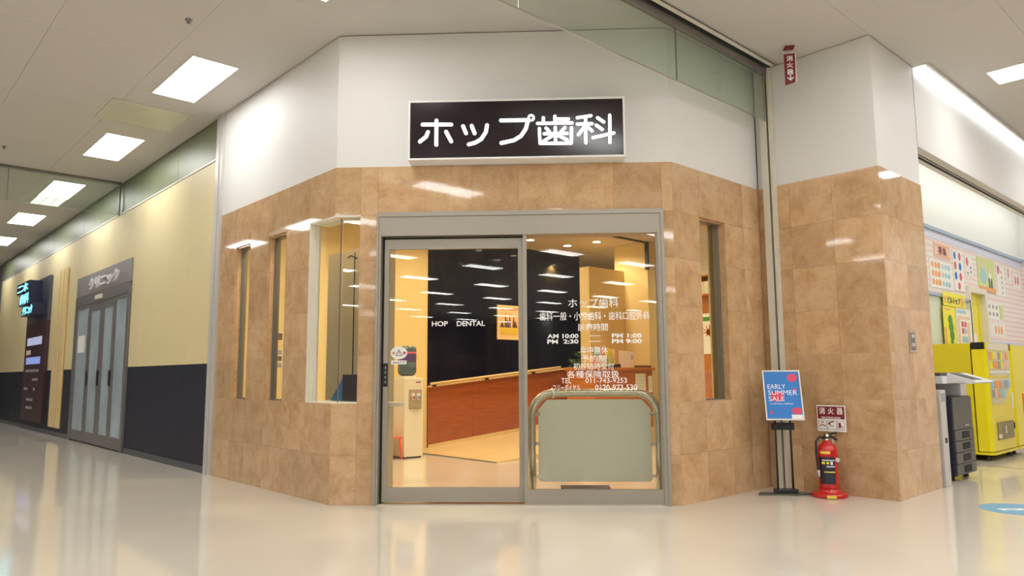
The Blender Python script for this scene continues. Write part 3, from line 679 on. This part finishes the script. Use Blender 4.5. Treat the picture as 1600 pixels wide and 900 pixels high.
# wood cabinet wall behind the right slit
t = thing('wall_cabinet', 'orange wood panel cabinet with an open shelf, behind the right slit window', 'cabinet', at=(.4, 6.1, 0))
B(-.35, 1.4, 5.95, 6.1, 0, 2.22).build('wood_panel', WOOD, t)
MB().box(-.07, .7, 5.8, 6.1, 2.22, 2.24).box(-.07, .7, 5.8, 6.1, 2.49, 2.51).box(-.07, -.05, 5.8, 6.1, 2.24, 2.49).box(.68, .7, 5.8, 6.1, 2.24, 2.49).box(-.05, .68, 6.08, 6.1, 2.24, 2.49).build('shelf_box', WOOD, t)
for i in range(7):
    B(-.02 + i * .075, .045 + i * .075, 5.84, 6.0, 2.245, 2.42).build('binder', CREAM, t)
struct('wall_inner', MB().box(-.5, 1.92, 6.12, 6.2, 0, HI), [WHITEWALL])
t = thing('wall_poster', 'white poster with green heading and red crab-like figure behind the right slit', 'poster', at=(.1, 5.95, 1.38))
B(-.12, .42, 5.942, 5.949, 1.39, 1.97).build('sheet', PAPER, t)
B(-.12, .42, 5.940, 5.942, 1.86, 1.92).build('green_heading', GREENP, t)
cr_ = MB().disc(.04, 1.70, .045, .045, 5.938, 5.942)
for i in range(8):
    a = i * math.pi / 4.5; cr_.stroke([(.04, 1.70), (.04 + .09 * math.cos(a), 1.72 + .08 * math.sin(a))], .012, 5.938, 5.942)
cr_.build('red_figure', mat('crab_red', (.55, .06, .02), .5), t)
# display corner behind corner window
t = thing('tall_cabinet', 'tall grey-beige cabinet behind the corner window', 'cabinet', at=(-.8, .9, 0))
B(-1.25, -.50, .62, .98, 0, 2.40).build('cabinet_body', mat('greige_panel', (.50, .46, .34), .4), t)
MB().box(-.70, -.694, .612, .62, .9, 2.36).build('door_gap', BGAP, t)
MB().tube([(-.80, .60, 2.32), (-.70, .58, 2.33), (-.63, .60, 2.29)], .008, 8).build('hook', BLACK, t)
t = thing('window_ledge', 'cream ledge behind the corner window', 'shelf', at=(-.5, .4, .8))
MB().prism([(-.95, .205), (-.09, .205), (.25, .545), (.25, .60), (-.95, .60)], .83, .865).build('board', CREAM, t)
t = thing('monitor', 'dark navy box monitor on the ledge behind the corner window', 'monitor', at=(-.2, .42, .866))
MB().box(-.52, -.12, .40, .55, .868, 1.12).build('casing', DNAVY, t, bevel=.008)
MB().prism([(-.74, .868), (-.52, .868), (-.52, 1.08), (-.58, 1.02)], .40, .46, 'y').build('blue_cloth', BLUE, t)
t = thing('dark_cable', 'small dark cable lying in the second slit window', 'cable', at=(-1.1, .25, .9))
MB().tube([(-1.3, .22, .90), (-1.2, .24, .93), (-1.12, .23, .89), (-1.05, .25, .92)], .012, 8).build('cable', BLACK, t)
# dark mat pieces behind barrier
t = thing('entrance_mat', 'dark entrance mat behind the steel barrier', 'mat', CH, (2.3, .9, 0))
B(2.02, 2.5, .35, 1.1, .001, .012).build('mat_surface', mat('dark_mat', (.03, .02, .03), .9), t)

# ------------------------------------------------------------------ poster stand
fc = ((2.44, 3.33), a0)      # frame turned to the viewer
t = thing('poster_stand', 'black floor stand with a tilted blue EARLY SUMMER SALE poster', 'poster stand', fc, (0, 0, 0))
MB().prism([(-.27, -.07), (-.21, .05), (-.08, .01), (.10, .01), (.16, .05), (.25, -.04), (.235, -.07), (.05, -.11)], .001, .014).build('base_plate', CHARC, t)
B(-.10, .10, -.07, .03, .012, .05).build('foot_block', BLACK, t, bevel=.006)
for x in (-.07, .07): MB().tube([(x, -.02, .05), (x, -.02, .86)], .009, 10).build('post', BLACK, t)
B(-.10, .10, -.045, .01, .585, .65).build('clamp', BLACK, t, bevel=.006)
bd = Matrix.Rotation(R(3), 4, 'Z') @ Matrix.Rotation(R(-17), 4, 'X')
br = bpy.data.objects.new('poster_board', None); COL.objects.link(br)
bpy.data.objects.remove(br)
board_parts = []
def bpart(mb, name, m, par=t, bevel=0):
    o = mb.build(name, m, par, bevel); o.matrix_local = Matrix.Translation((0, -.06, .905)) @ Matrix.Rotation(R(-10), 4, 'Z') @ Matrix.Rotation(R(-17), 4, 'X'); return o
W_, H_ = .168, .238
bdo = bpart(B(-W_ + .008, W_ - .008, -.004, .006, -H_ + .01, H_ - .01), 'poster_sheet', BLUE)
bpart(MB().box(-W_, -W_ + .012, -.010, .008, -H_, H_).box(W_ - .012, W_, -.010, .008, -H_, H_).box(-W_ + .012, W_ - .012, -.010, .008, H_ - .014, H_).box(-W_ + .012, W_ - .012, -.010, .008, -H_, -H_ + .014), 'poster_frame', ALUW)
def sub(o):
    o.parent = bdo; o.matrix_local = Matrix(); return o
OFF[bdo.name] = (0, 0, 0)
PRD = mat('poster_red', (.68, .06, .13), .5)
for q_ in ((.095, .165, .045, .04), (-.05, -.015, .06, .05), (.11, .05, .016, .015), (-.115, -.165, .015, .014), (.11, -.15, .046, .033)): sub(MB().disc(*q_, -.0048, -.004).build('red_dot', PRD, None))
sub(B(.06, .155, -.0062, -.004, -.224, -.185).build('white_panel', PAPER, None))
for s, x1_, z in (('EARLY', .03, .058), ('SUMMER', .128, .0), ('SALE', .01, -.058)):
    o = text('lettering', s, -.13, x1_, z, z + .045, -.0056, LET, bdo, bold=0, depth=.001)
text('lettering', '6.1(Fri)-6.10(Sun)', -.12, .08, -.092, -.076, -.0052, LET, bdo, bold=.005, depth=.001)

# ------------------------------------------------------------------ fire extinguisher with sign
ex, ey = 2.79, 3.47
fe = ((ex, ey), a0)
t = thing('fire_extinguisher', 'red fire extinguisher standing in a round red holder by the pillar', 'fire extinguisher', fe)
MB().lathe([(0, .001), (.153, .001), (.158, .01), (.156, .034), (.148, .042), (.105, .044), (.098, .052), (.096, .075), (0, .075)], (0, 0, 0), 32).build('stand_base', RED, t)
MB().lathe([(0, .07), (.082, .07), (.088, .085), (.088, .41), (.082, .44), (.062, .465), (.035, .48), (.028, .50), (0, .50)], (0, 0, 0), 32).build('cylinder', RED, t)
def arc(r0, r1, a1, a2, z0, z1, m, name, n=10):
    mb = MB(); vs = []
    for i in range(n + 1):
        a = a1 + (a2 - a1) * i / n
        for r_ in (r0, r1):
            for z in (z0, z1): vs.append((r_ * math.cos(a), r_ * math.sin(a), z))
    fs = []
    for i in range(n):
        b = i * 4; fs += [(b + 2, b + 3, b + 7, b + 6), (b, b + 4, b + 5, b + 1), (b + 1, b + 5, b + 7, b + 3), (b, b + 2, b + 6, b + 4)]
    fs += [(0, 1, 3, 2), (n * 4, n * 4 + 2, n * 4 + 3, n * 4 + 1)]
    mb.add(vs, fs); return mb.build(name, m, t)
arc(.0875, .0888, R(198), R(288), .12, .36, mat('extinguisher_label', (.02, .02, .035), .4), 'black_label')
arc(.0888, .0894, R(215), R(287), .325, .333, WHITE, 'label_line'); arc(.0888, .0894, R(240), R(287), .27, .278, WHITE, 'label_line')
arc(.0888, .0894, R(225), R(287), .222, .230, YPR, 'label_line'); arc(.0888, .0894, R(212), R(232), .295, .315, YPR, 'label_spot'); arc(.0888, .0894, R(240), R(255), .295, .315, YPR, 'label_spot'); arc(.0888, .0894, R(262), R(275), .29, .318, WHITE, 'label_spot')
arc(.0875, .0892, R(205), R(262), .385, .408, mat('yellow_label', (.85, .62, .08), .5), 'yellow_label')
MB().box(-.09, -.005, -.163, -.157, .008, .034).build('base_label', bpy.data.materials['yellow_label'], t)
MB().disc(.055, .333, .02, .02, -.085, -.060).build('gauge', ALUW, t)
MB().lathe([(0, .49), (.026, .49), (.026, .515), (0, .515)], (0, 0, 0), 16).build('neck', STEEL, t)
MB().tube([(-.035, 0, .515), (0, 0, .53), (.04, 0, .535), (.095, 0, .50)], [.013, .018, .014, .009], 10).tube([(-.02, 0, .54), (.03, 0, .557), (.09, 0, .565)], [.014, .012, .009], 10).build('handle', BLACK, t)
MB().tube([(-.02, 0, .525), (-.07, -.01, .53), (-.105, -.02, .49), (-.112, -.03, .40), (-.108, -.035, .30), (-.102, -.035, .24)], .010, 10).build('hose', BLACK, t)
MB().tube([(-.102, -.035, .24), (-.098, -.035, .18)], [.012, .007], 10).build('nozzle', ALUW, t)
MB().disc(-.0, .545, .014, .014, -.022, -.014).build('pin_cap', WHITE, t)
t = thing('extinguisher_sign', 'white and maroon fire extinguisher notice plate above the red extinguisher', 'sign', ((2.785, 3.502), 0), (0, .07, .0))
t.scale = (.87, 1, .97)
MB().tube([(-.0, .11, .05), (-.0, .11, .60)], .008, 10).build('support_rod', ALUW, t)
SZ0, SZ1 = .588, .835
pb = B(-.15, .155, .095, .102, SZ0, SZ1).build('plate', PAPER, t)
B(-.14, .145, .093, .095, SZ0 + .118, SZ1 - .012).build('maroon_band', MAROON, pb)
for i, c in enumerate('消火器'): text('lettering', c, -.125 + i * .095, -.06 + i * .095, SZ1 - .085, SZ1 - .022, .093, PAPER, pb, bold=.015, depth=.001)
text('lettering', 'FIRE EXTINGUISHER', -.10, .105, SZ0 + .122, SZ0 + .138, .093, PAPER, pb, bold=.02, depth=.001)
pc = MB()
for x0_, x1_ in ((-.135, -.05), (-.04, .055), (.065, .14)): pc.stroke([(x0_, SZ0 + .02), (x1_, SZ0 + .02), (x1_, SZ0 + .10), (x0_, SZ0 + .10), (x0_, SZ0 + .02)], .0022, .0935, .095)
pc.stroke([(-.12, SZ0 + .05), (-.09, SZ0 + .065), (-.065, SZ0 + .05)], .008, .0935, .095).stroke([(-.105, SZ0 + .08), (-.085, SZ0 + .09)], .008, .0935, .095)
pc.stroke([(-.03, SZ0 + .075), (0, SZ0 + .09), (.03, SZ0 + .095)], .01, .0935, .095).stroke([(-.02, SZ0 + .06), (.02, SZ0 + .05)], .006, .0935, .095).disc(-.02, SZ0 + .072, .012, .008, .0935, .095)
pc.box(.078, .10, .0935, .095, SZ0 + .035, SZ0 + .085).stroke([(.10, SZ0 + .06), (.125, SZ0 + .04)], .006, .0935, .095).build('instruction_pictures', MAROON, pb)
B(-.02, .025, .09, .106, SZ0 - .035, SZ0).build('yellow_tag', bpy.data.materials['yellow_label'], t)
# red hanging sign
fh = ((2.69, 3.35), R(38))
t = thing('hanging_sign', 'red hanging ceiling sign with white characters and a down arrow', 'sign', fh, (0, 0, 3.87))
B(-.045, .045, -.045, .045, HC - .015, HC - .001).build('ceiling_plate', MAROON, t)
MB().tube([(0, 0, HC - .015), (0, 0, HC - .07)], .003, 8).build('hanger', ALUW, t)
pn = MB().prism([(-.05, 3.862), (.043, 3.89), (.05, HC - .07), (-.05, HC - .07)], -.006, .006, 'y').build('panel', MAROON, t)
MB().prism([(-.05, 0), (.0, 0), (.0, .003), (-.05, .003)], 0, .001).v
for i, c in enumerate('消火器'): text('lettering', c, -.03, .03, 4.100 - i * .068, 4.155 - i * .068, -.006, WHITE, pn, bold=.02, depth=.001)
MB().stroke([(0, 3.955), (0, 3.915)], .012, -.0072, -.006).stroke([(-.025, 3.935), (0, 3.91), (.025, 3.935)], .012, -.0072, -.006).build('arrow', WHITE, pn)
B(.05, .06, -.008, .008, 3.89, HC - .07).build('edge_strip', PINKP, pn)

# key switch on the pillar side
rp_ = RX(PX1)
t = thing('switch_plate', 'small steel shutter switch box set in the pillar side', 'switch', rp_, (4.2, 0, 1.3))
MB().box(4.11, 4.27, -.008, -.0005, 1.29, 1.50).build('plate', STEEL, t, bevel=.003)
B(4.135, 4.245, -.0095, -.008, 1.315, 1.475).build('recess', ALU2, t)
for z in (1.35, 1.43): MB().box(4.15, 4.185, -.018, -.0095, z, z + .03).box(4.195, 4.22, -.014, -.0095, z, z + .03).build('button', ALUW, t)

# ------------------------------------------------------------------ right hall
def stripes():
    m = bpy.data.materials.new('pale_pink_striped_wallpaper'); m.use_nodes = True; nt = m.node_tree; L = nt.links; p = nt.nodes['Principled BSDF']; p.inputs['Roughness'].default_value = .6
    tc = nn(nt, 'ShaderNodeTexCoord'); sp = nn(nt, 'ShaderNodeSeparateXYZ'); L.new(tc.outputs['Object'], sp.inputs[0])
    mu = nn(nt, 'ShaderNodeMath', operation='MULTIPLY'); L.new(sp.outputs['Z'], mu.inputs[0]); mu.inputs[1].default_value = 12
    fr = nn(nt, 'ShaderNodeMath', operation='FRACT'); L.new(mu.outputs[0], fr.inputs[0])
    gt = nn(nt, 'ShaderNodeMath', operation='GREATER_THAN'); L.new(fr.outputs[0], gt.inputs[0]); gt.inputs[1].default_value = .72
    mx = nn(nt, 'ShaderNodeMix', data_type='RGBA'); L.new(gt.outputs[0], mx.inputs[0]); mx.inputs[6].default_value = (.86, .79, .75, 1); mx.inputs[7].default_value = (.82, .60, .56, 1)
    L.new(mx.outputs[2], p.inputs['Base Color']); return m
XW = 2.3
FRX = RX(XW)
PW = stripes(); LAV = mat('lavender_border', (.66, .68, .82), .6); TRIMB = mat('grey_blue_trim', (.36, .45, .58), .5); BRW = mat('bright_white_paint', (.84, .85, .82), .6)
whl = struct('wall_hall', MB().box(PY1, 9.6, .0, .15, 0, HC, m=0).box(10.45, 13.0, .0, .15, 0, HC, m=0).box(9.6, 10.45, 0, .15, 2.38, HC, m=0), [BRW], FRX)
MB().box(4.75, 9.55, -.006, 0, .0, 3.14).box(10.5, 12.98, -.006, 0, 0, 3.14).box(9.55, 10.5, -.006, 0, 2.44, 3.14).build('wallpaper', PW, whl)
MB().box(4.75, 12.98, -.009, -.006, 3.02, 3.14).build('wallpaper_border', LAV, whl)
MB().box(10.5, 12.98, -.009, -.006, 1.42, 1.62).build('wallpaper_border', LAV, whl)
MB().box(4.75, 12.98, -.03, 0, 3.14, 3.19).build('picture_rail', TRIMB, whl)
whe = struct('wall_hall_end', MB().box(2.3, 25.8, 13.0, 13.2, 0, HC), [BRW])
MB().box(2.3, 12.7, 12.992, 13.0, 0, 3.14).build('wallpaper', PW, whe)
MB().box(2.3, 12.7, 12.97, 13.0, 3.14, 3.19).build('picture_rail', TRIMB, whe)
# bulkhead beam with shutter slots and cove light
bh = struct('wall_bulkhead', MB().box(3.10, 3.325, PY1 + .001, 13.0, 3.40, HC), [WHITEWALL])
MB().box(3.17, 3.195, PY1 + .001, 12.9, 3.392, 3.401).build('shutter_slot', BGAP, bh); MB().box(3.235, 3.325, PY1, 12.9, 3.392, 3.401).build('slot_trim', ALUW, bh)
B(3.218, 3.235, PY1 + .001, 12.9, 3.393, 3.402).build('shutter_slot', BGAP, bh)
t = thing('cove_light', 'long glowing light strip where the right bulkhead meets the ceiling', 'light strip', at=(3.4, PY1, HC - .05))
MB().box(3.327, 3.47, PY1 + .01, 12.9, HC - .012, HC - .001).box(3.46, 3.475, PY1 + .01, 12.9, HC - .035, HC - .012).build('housing', WHITE, t)
B(3.345, 3.415, PY1 + .02, 12.8, HC - .03, HC - .013).build('light_strip', COVEM, t)
t = thing('added_strip_light', 'unseen strip light added behind the right bulkhead to brighten the poster wall', 'light strip', at=(3.0, 9, HC - .05))  # added out of view, only to brighten the wall behind the beam
MB().box(2.93, 3.08, 4.9, 12.8, HC - .03, HC - .001).build('housing', WHITE, t)
B(2.95, 3.06, 4.92, 12.78, HC - .04, HC - .031).build('light_strip', emis('added_alcove_glow', (1, 1, .96), 15), t)
# yellow service door
d3 = sroot('door_3', FRX, (10.0, 0, 0))
MB().box(9.55, 9.66, -.05, .15, 0, 2.44).box(10.40, 10.50, -.05, .15, 0, 2.44).box(9.66, 10.40, -.05, .15, 2.35, 2.44).build('door_frame', CREAM, d3)
lf3 = MB().box(9.66, 10.40, .03, .08, .02, 2.35).build('door_leaf', YEL, d3)
MB().box(9.66, 10.40, .026, .03, 2.18, 2.186).box(10.24, 10.255, .026, .03, .02, 2.35).build('panel_line', YELD, lf3)
MB().box(9.75, 10.05, .022, .03, 1.5, 1.72).build('notice', PAPER, lf3)
# posters on the hall wall
def poster(lab, y0, y1, z0, z1, base, draws, name='poster', yy=-.007, group=None):
    t = thing(name, lab, 'poster', FRX, ((y0 + y1) / 2, 0, z0), group)
    B(y0, y1, yy - .006, yy, z0, z1).build('sheet', base, t)
    for n_, d in enumerate(draws):
        mb = MB(); e = yy - .006; f = e - .001 - .0007 * (n_ % 9)
        if d[0] == 'r': mb.box(d[1], d[2], f, e, d[3], d[4])
        elif d[0] == 'e': mb.disc(d[1], d[2], d[3], d[4], f, e, n=14)
        mb.build('print', d[-1], t)
    return t
t = poster('orange sheet with dark characters below the blue rail', 8.25, 8.95, 2.765, 2.975, PEACH, [('r', 8.31, 8.89, 2.785, 2.80, OPR), ('r', 8.31, 8.89, 2.94, 2.955, OPR)])
text('lettering', '募集', 8.42, 8.78, 2.81, 2.93, -.0135, MAROON, t, bold=.01)
dr = []
for i in range(3):
    for j in range(3): dr.append(('e', 8.14 + i * .13, 2.64 - j * .125, .05, .045, OPR))
for i in range(3):
    for j in range(3): dr.append(('e', 8.56 + i * .13, 2.64 - j * .125, .045, .04, LBLUE))
poster('wide menu sheet of orange and pale blue dishes', 8.02, 8.97, 2.31, 2.72, PAPER, dr)
dr = []
for j in range(3): dr += [('e', 9.14, 2.87 - j * .155, .055, .062, (BLUE, PINK, BLUE)[j]), ('e', 9.36, 2.87 - j * .155, .055, .062, (PINK, BLUE, PINK)[j])]
dr.append(('e', 9.26, 2.41, .055, .055, PINK))
poster('white strip with red and blue ovals', 9.05, 9.50, 2.33, 2.96, PAPER, dr)
poster('small sheet with one red oval above dark writing', 9.62, 9.98, 2.62, 2.92, PAPER, [('e', 9.72, 2.83, .06, .07, PINK), ('r', 9.86, 9.90, 2.66, 2.70, NAVY), ('r', 9.86, 9.90, 2.73, 2.77, NAVY), ('r', 9.70, 9.74, 2.64, 2.67, NAVY)])
dr = [('e', 10.52, 2.86, .08, .06, PEACH), ('r', 10.42, 10.62, 2.62, 2.80, LBLUE), ('e', 10.53, 2.67, .15, .12, LBLUE), ('e', 10.88, 2.80, .07, .055, PEACH), ('r', 10.81, 10.96, 2.62, 2.75, PAPER), ('r', 10.80, 10.86, 2.50, 2.66, NAVY), ('r', 10.92, 10.98, 2.50, 2.66, NAVY), ('r', 10.28, 11.15, 2.43, 2.50, OPR)]
poster('large green poster showing two simple figures beside the yellow door', 10.24, 11.18, 2.42, 2.98, LGREEN, dr)
poster('narrow sheet with a red oval and rows of dark marks', 11.28, 11.75, 2.40, 2.95, PAPER, [('e', 11.4, 2.86, .07, .08, PINK)] + [('r', 11.55, 11.6, 2.45 + i * .09, 2.49 + i * .09, GREYP) for i in range(5)])
poster('small sheet with a red slanted figure near the wall corner', 11.85, 12.2, 2.72, 2.96, PAPER, [('r', 11.98, 12.04, 2.78, 2.93, PINK)])
poster('small sheet with two red ovals nearest the wall corner', 12.3, 12.8, 2.62, 2.90, PAPER, [('e', 12.45, 2.76, .05, .08, PINK), ('e', 12.62, 2.76, .05, .08, PINK)])
poster('landscape menu card of six grey dishes and a yellow panel', 10.60, 11.50, 1.98, 2.26, PAPER, [('e', 10.72 + i * .2, 2.19 - j * .12, .05, .035, GREYP) for i in range(3) for j in range(2)] + [('r', 11.27, 11.46, 2.0, 2.24, LGREEN)])
poster('lower menu card showing three orange cones', 10.60, 11.50, 1.70, 1.92, PAPER, [('e', 10.98 + i * .17, 1.81, .05, .075, OPR) for i in range(3)])
# menu board alcove
t = thing('menu_alcove', 'pale serving hatch with a grey-blue frame behind the menu boards', 'hatch', FRX, (8.9, 0, 1.2))
MB().box(7.6, 9.62, -.05, -.007, 2.18, 2.22).box(9.58, 9.62, -.05, -.007, .9, 2.18).build('frame', TRIMB, t)
B(7.6, 9.58, -.02, -.007, .9, 2.18).build('backing', mat('pale_green_panel', (.70, .76, .62), .5), t)
t = poster('yellow banner with blue characters and a cone picture', 8.33, 9.28, 2.06, 2.26, YPR, [('e', 9.16, 2.15, .07, .08, OPR), ('r', 8.37, 8.43, 2.10, 2.2, OPR)], yy=-.055)
text('lettering', 'ビルトップ', 8.50, 9.05, 2.10, 2.20, -.066, NAVY, t, bold=.015)
t = poster('tall yellow menu sheet with a green clover shape', 8.28, 8.80, 1.45, 2.05, YPR, [('r', 8.30, 8.38, 1.47, 1.75, OPR), ('r', 8.32, 8.6, 2.0, 2.02, OPR), ('e', 8.56, 1.86, .09, .07, GREENP), ('e', 8.58, 1.76, .10, .08, GREENP), ('e', 8.6, 1.64, .09, .08, GREENP), ('e', 8.58, 1.54, .05, .05, GREENP)], yy=-.055)
poster('pale menu grid sheet with red and blue squares', 8.83, 9.50, 1.45, 2.05, PAPER, [('r', 8.87, 9.3, 1.98, 2.03, LBLUE), ('r', 9.05, 9.15, 1.78, 1.86, PINK), ('r', 9.18, 9.28, 1.78, 1.86, PINK), ('r', 9.05, 9.15, 1.68, 1.76, PINK), ('r', 9.18, 9.28, 1.68, 1.76, LBLUE), ('r', 9.05, 9.3, 1.56, 1.64, LBLUE), ('r', 8.88, 8.96, 1.5, 1.9, PEACH), ('r', 8.9, 9.45, 1.9, 1.94, PEACH), ('r', 9.33, 9.42, 1.5, 1.85, PEACH)], yy=-.055)
# vending machines
def vending(y0, lab, front):
    y1 = y0 + 1.06; X = 3.05; f = RX(0)
    t = thing('vending_machine', lab, 'vending machine', at=(2.75, (y0 + y1) / 2, 0), group='yellow vending machines')
    B(2.44, 2.875, y0, y1, .075, 1.48).build('cabinet', YELD, t, bevel=.004)
    MB().prism([(y0, .12), (y1, .12), (y1, 1.47), (y0, 1.47)], 2.885, 2.89, 'x').build('door_gasket', BLACK, t)
    MB().prism([(2.89, y0), (3.01, y0), (X, y0 + .04), (X, y1 - .02), (3.03, y1), (2.89, y1)], .115, 1.48).build('door', YEL, t)
    MB().prism([(2.5, y0 + .01), (2.89, y0), (3.01, y0), (X + .01, y0 + .04), (X + .01, y1)] + [(2.5, y1)], .075, .105).build('plinth', YEL, t)
    for a, b in ((2.55, y0 + .06), (2.97, y0 + .07), (2.55, y1 - .06), (2.97, y1 - .08)): MB().lathe([(0, 0), (.03, 0), (.025, .02), (.015, .075), (0, .075)], (a, b, 0), 12).build('foot', BLACK, t)
    MB().box(2.89, 3.035, y0 - .006, y0 + .03, 1.40, 1.488).build('hinge_cap', BLACK, t)
    if not front: return t
    B(X - .005, X + .004, y0 + .07, y1 - .1, 1.40, 1.47).build('header_strip', CREAM, t)
    WIN = mat('display_backing', (.66, .62, .36), .4)
    for z0, z1, nm in ((1.06, 1.39, 0), (.70, 1.03, 1)):
        if nm == 0: w_ = B(X + .001, X + .008, y0 + .07, y1 - .09, z0, z1).build('display_window', WIN, t)
        else: w_ = MB().prism([(y0 + .07, .74), (y0 + .12, .70), (y0 + .55, .70), (y0 + .72, .76), (y0 + .84, .88), (y1 - .09, .93), (y1 - .09, 1.03), (y0 + .07, 1.03)], X + .001, X + .008, 'x').build('display_window', WIN, t)
        for r_ in range(2):
            for i in range(7):
                if nm and i > 4 and r_ == 0: continue
                c = random.choice([OPR, OPR, PEACH, LBLUE, YPR, GREYP, PINKP]); yy = y0 + .10 + i * .115
                B(X + .008, X + .018, yy, yy + .085, z0 + .09 + r_ * .12, z0 + .185 + r_ * .12).build('product', c, w_)
        B(X + .008, X + .012, y0 + .08, y1 - .11, z0 + .035 if nm == 0 else .985, z0 + .065 if nm == 0 else 1.01).build('button_row', WHITE, w_)
    s_ = B(X + .001, X + .012, y0 + .22, y1 - .12, .25, .47).build('dispensing_slot', mat('slot_olive', (.24, .21, .05), .35), t)
    B(X + .012, X + .016, y0 + .23, y0 + .36, .27, .32).build('slot_label', PAPER, s_)
    B(X + .012, X + .016, y0 + .55, y0 + .58, .32, .42).build('slot_label', PAPER, s_)
    B(X + .001, X + .010, y1 - .08, y1 - .035, .62, .83).build('coin_panel', WHITE, t)
    B(X + .001, X + .010, y1 - .075, y1 - .04, .36, .44).build('coin_return', BLACK, t)
    MB().stroke([(0, 0), (.01, 0)], .01, 0, .01)
    return t
vending(7.50, 'yellow vending machine with lit display windows behind the copier', True)
vending(8.64, 'second yellow vending machine at the right photo edge', False)
# orange wire baskets by the second machine
t = thing('wire_rack', 'orange wire basket rack at the right photo edge', 'rack', at=(3.5, 8.0, 0))
for x, y in ((3.34, 7.8), (3.34, 8.2), (3.67, 7.8), (3.67, 8.2)): MB().tube([(x, y, 0), (x, y, .84)], .01, 8).build('post', ORANGE, t)
ORW = mat('orange_wire', (.75, .28, .03), .4)
for z in (.25, .45, .65):
    mb = MB()
    for k_ in range(5):
        zz = z + k_ * .035; mb.tube([(3.34, 7.8, zz), (3.67, 7.8, zz), (3.67, 8.2, zz), (3.34, 8.2, zz), (3.34, 7.8, zz)], .005, 6)
    for k_ in range(8): mb.tube([(3.34, 7.82 + k_ * .052, z), (3.67, 7.82 + k_ * .052, z)], .004, 6)
    mb.build('basket', ORW, t)
# copier
t = thing('office_copier', 'dark multifunction copier with white scanner lid beside the pillar', 'copier', at=(2.98, 5.5, 0))
B(2.66, 3.29, 5.25, 5.86, .05, .855).build('body', DNAVY, t, bevel=.01)
B(3.29, 3.305, 5.255, 5.855, .52, .85).build('front_cover', CHARC, t, bevel=.004)
for i in range(4):
    o = B(3.29, 3.31, 5.255, 5.855, .06 + i * .115, .17 + i * .115).build('paper_drawer', CHARC, t, bevel=.004)
    B(3.308, 3.314, 5.46, 5.69, .08 + i * .115, .15 + i * .115).build('drawer_handle', BGAP, o)
B(3.305, 3.308, 5.60, 5.72, .55, .56).build('printed_mark', ALUW, t)
for a, b in ((2.75, 5.33), (3.22, 5.33), (2.75, 5.78), (3.22, 5.78)): MB().lathe([(0, 0), (.03, .005), (.03, .045), (0, .05)], (a, b, 0), 12).build('caster', BLACK, t)
B(2.66, 3.05, 5.25, 5.80, .855, .93).build('output_tray', BGAP, t)
B(2.9, 3.27, 5.66, 5.86, .855, .985).build('support_column', WHITE, t, bevel=.006)
MB().box(2.66, 3.27, 5.12, 5.86, .99, 1.07).build('scanner_body', mat('copier_white', (.72, .73, .76), .4), t, bevel=.008)
MB().box(2.68, 3.25, 5.13, 5.84, 1.07, 1.105).build('scanner_lid', CHARC, t, bevel=.008)
MB().prism([(3.27, 1.10), (3.52, 1.02), (3.53, 1.005), (3.47, .99), (3.27, 1.0)], 5.25, 5.86, 'y').build('control_panel', bpy.data.materials['copier_white'], t, bevel=.004)
MB().prism([(3.29, 1.098), (3.49, 1.034), (3.49, 1.028), (3.29, 1.09)], 5.3, 5.6, 'y').build('touch_screen', BLACK, t)
t = thing('coin_box_stand', 'narrow pale grey coin unit standing between the pillar and copier', 'coin unit', at=(3.3, 4.9, 0))
B(3.10, 3.345, 4.78, 4.93, .0, .935).build('casing', ALUW, t, bevel=.006)
B(3.345, 3.352, 4.80, 4.91, .82, .90).build('coin_slot_plate', GREYP, t); B(3.345, 3.352, 4.83, 4.88, .42, .47).build('lock', BLACK, t)
# floor decal
t = thing('floor_decal', 'round pale blue floor sticker at the right photo edge', 'floor sticker', at=(4.14, 3.92, 0))
def fdisc(r_, z, m_, nm, n=36): MB().prism([(4.14 + r_ * math.cos(i * 2 * math.pi / n), 3.92 + r_ * math.sin(i * 2 * math.pi / n)) for i in range(n)], .0004, z, 'z').build(nm, m_, t)
fdisc(.295, .0010, TRIMB, 'rim'); fdisc(.28, .0015, mat('decal_blue', (.16, .42, .62), .4), 'sheet')
o = text('lettering', '距離を', 0, .34, 0, .1, 0, LET, t, bold=.03, depth=.0006)
if o:
    for v in o.data.vertices:
        c = v.co + Vector((4.14, 3.92, 0)); v.co = (c.x - .17, c.z - .05, .0024 if c.y < -.0003 else .0012)
    o.rotation_euler = (0, 0, a0)
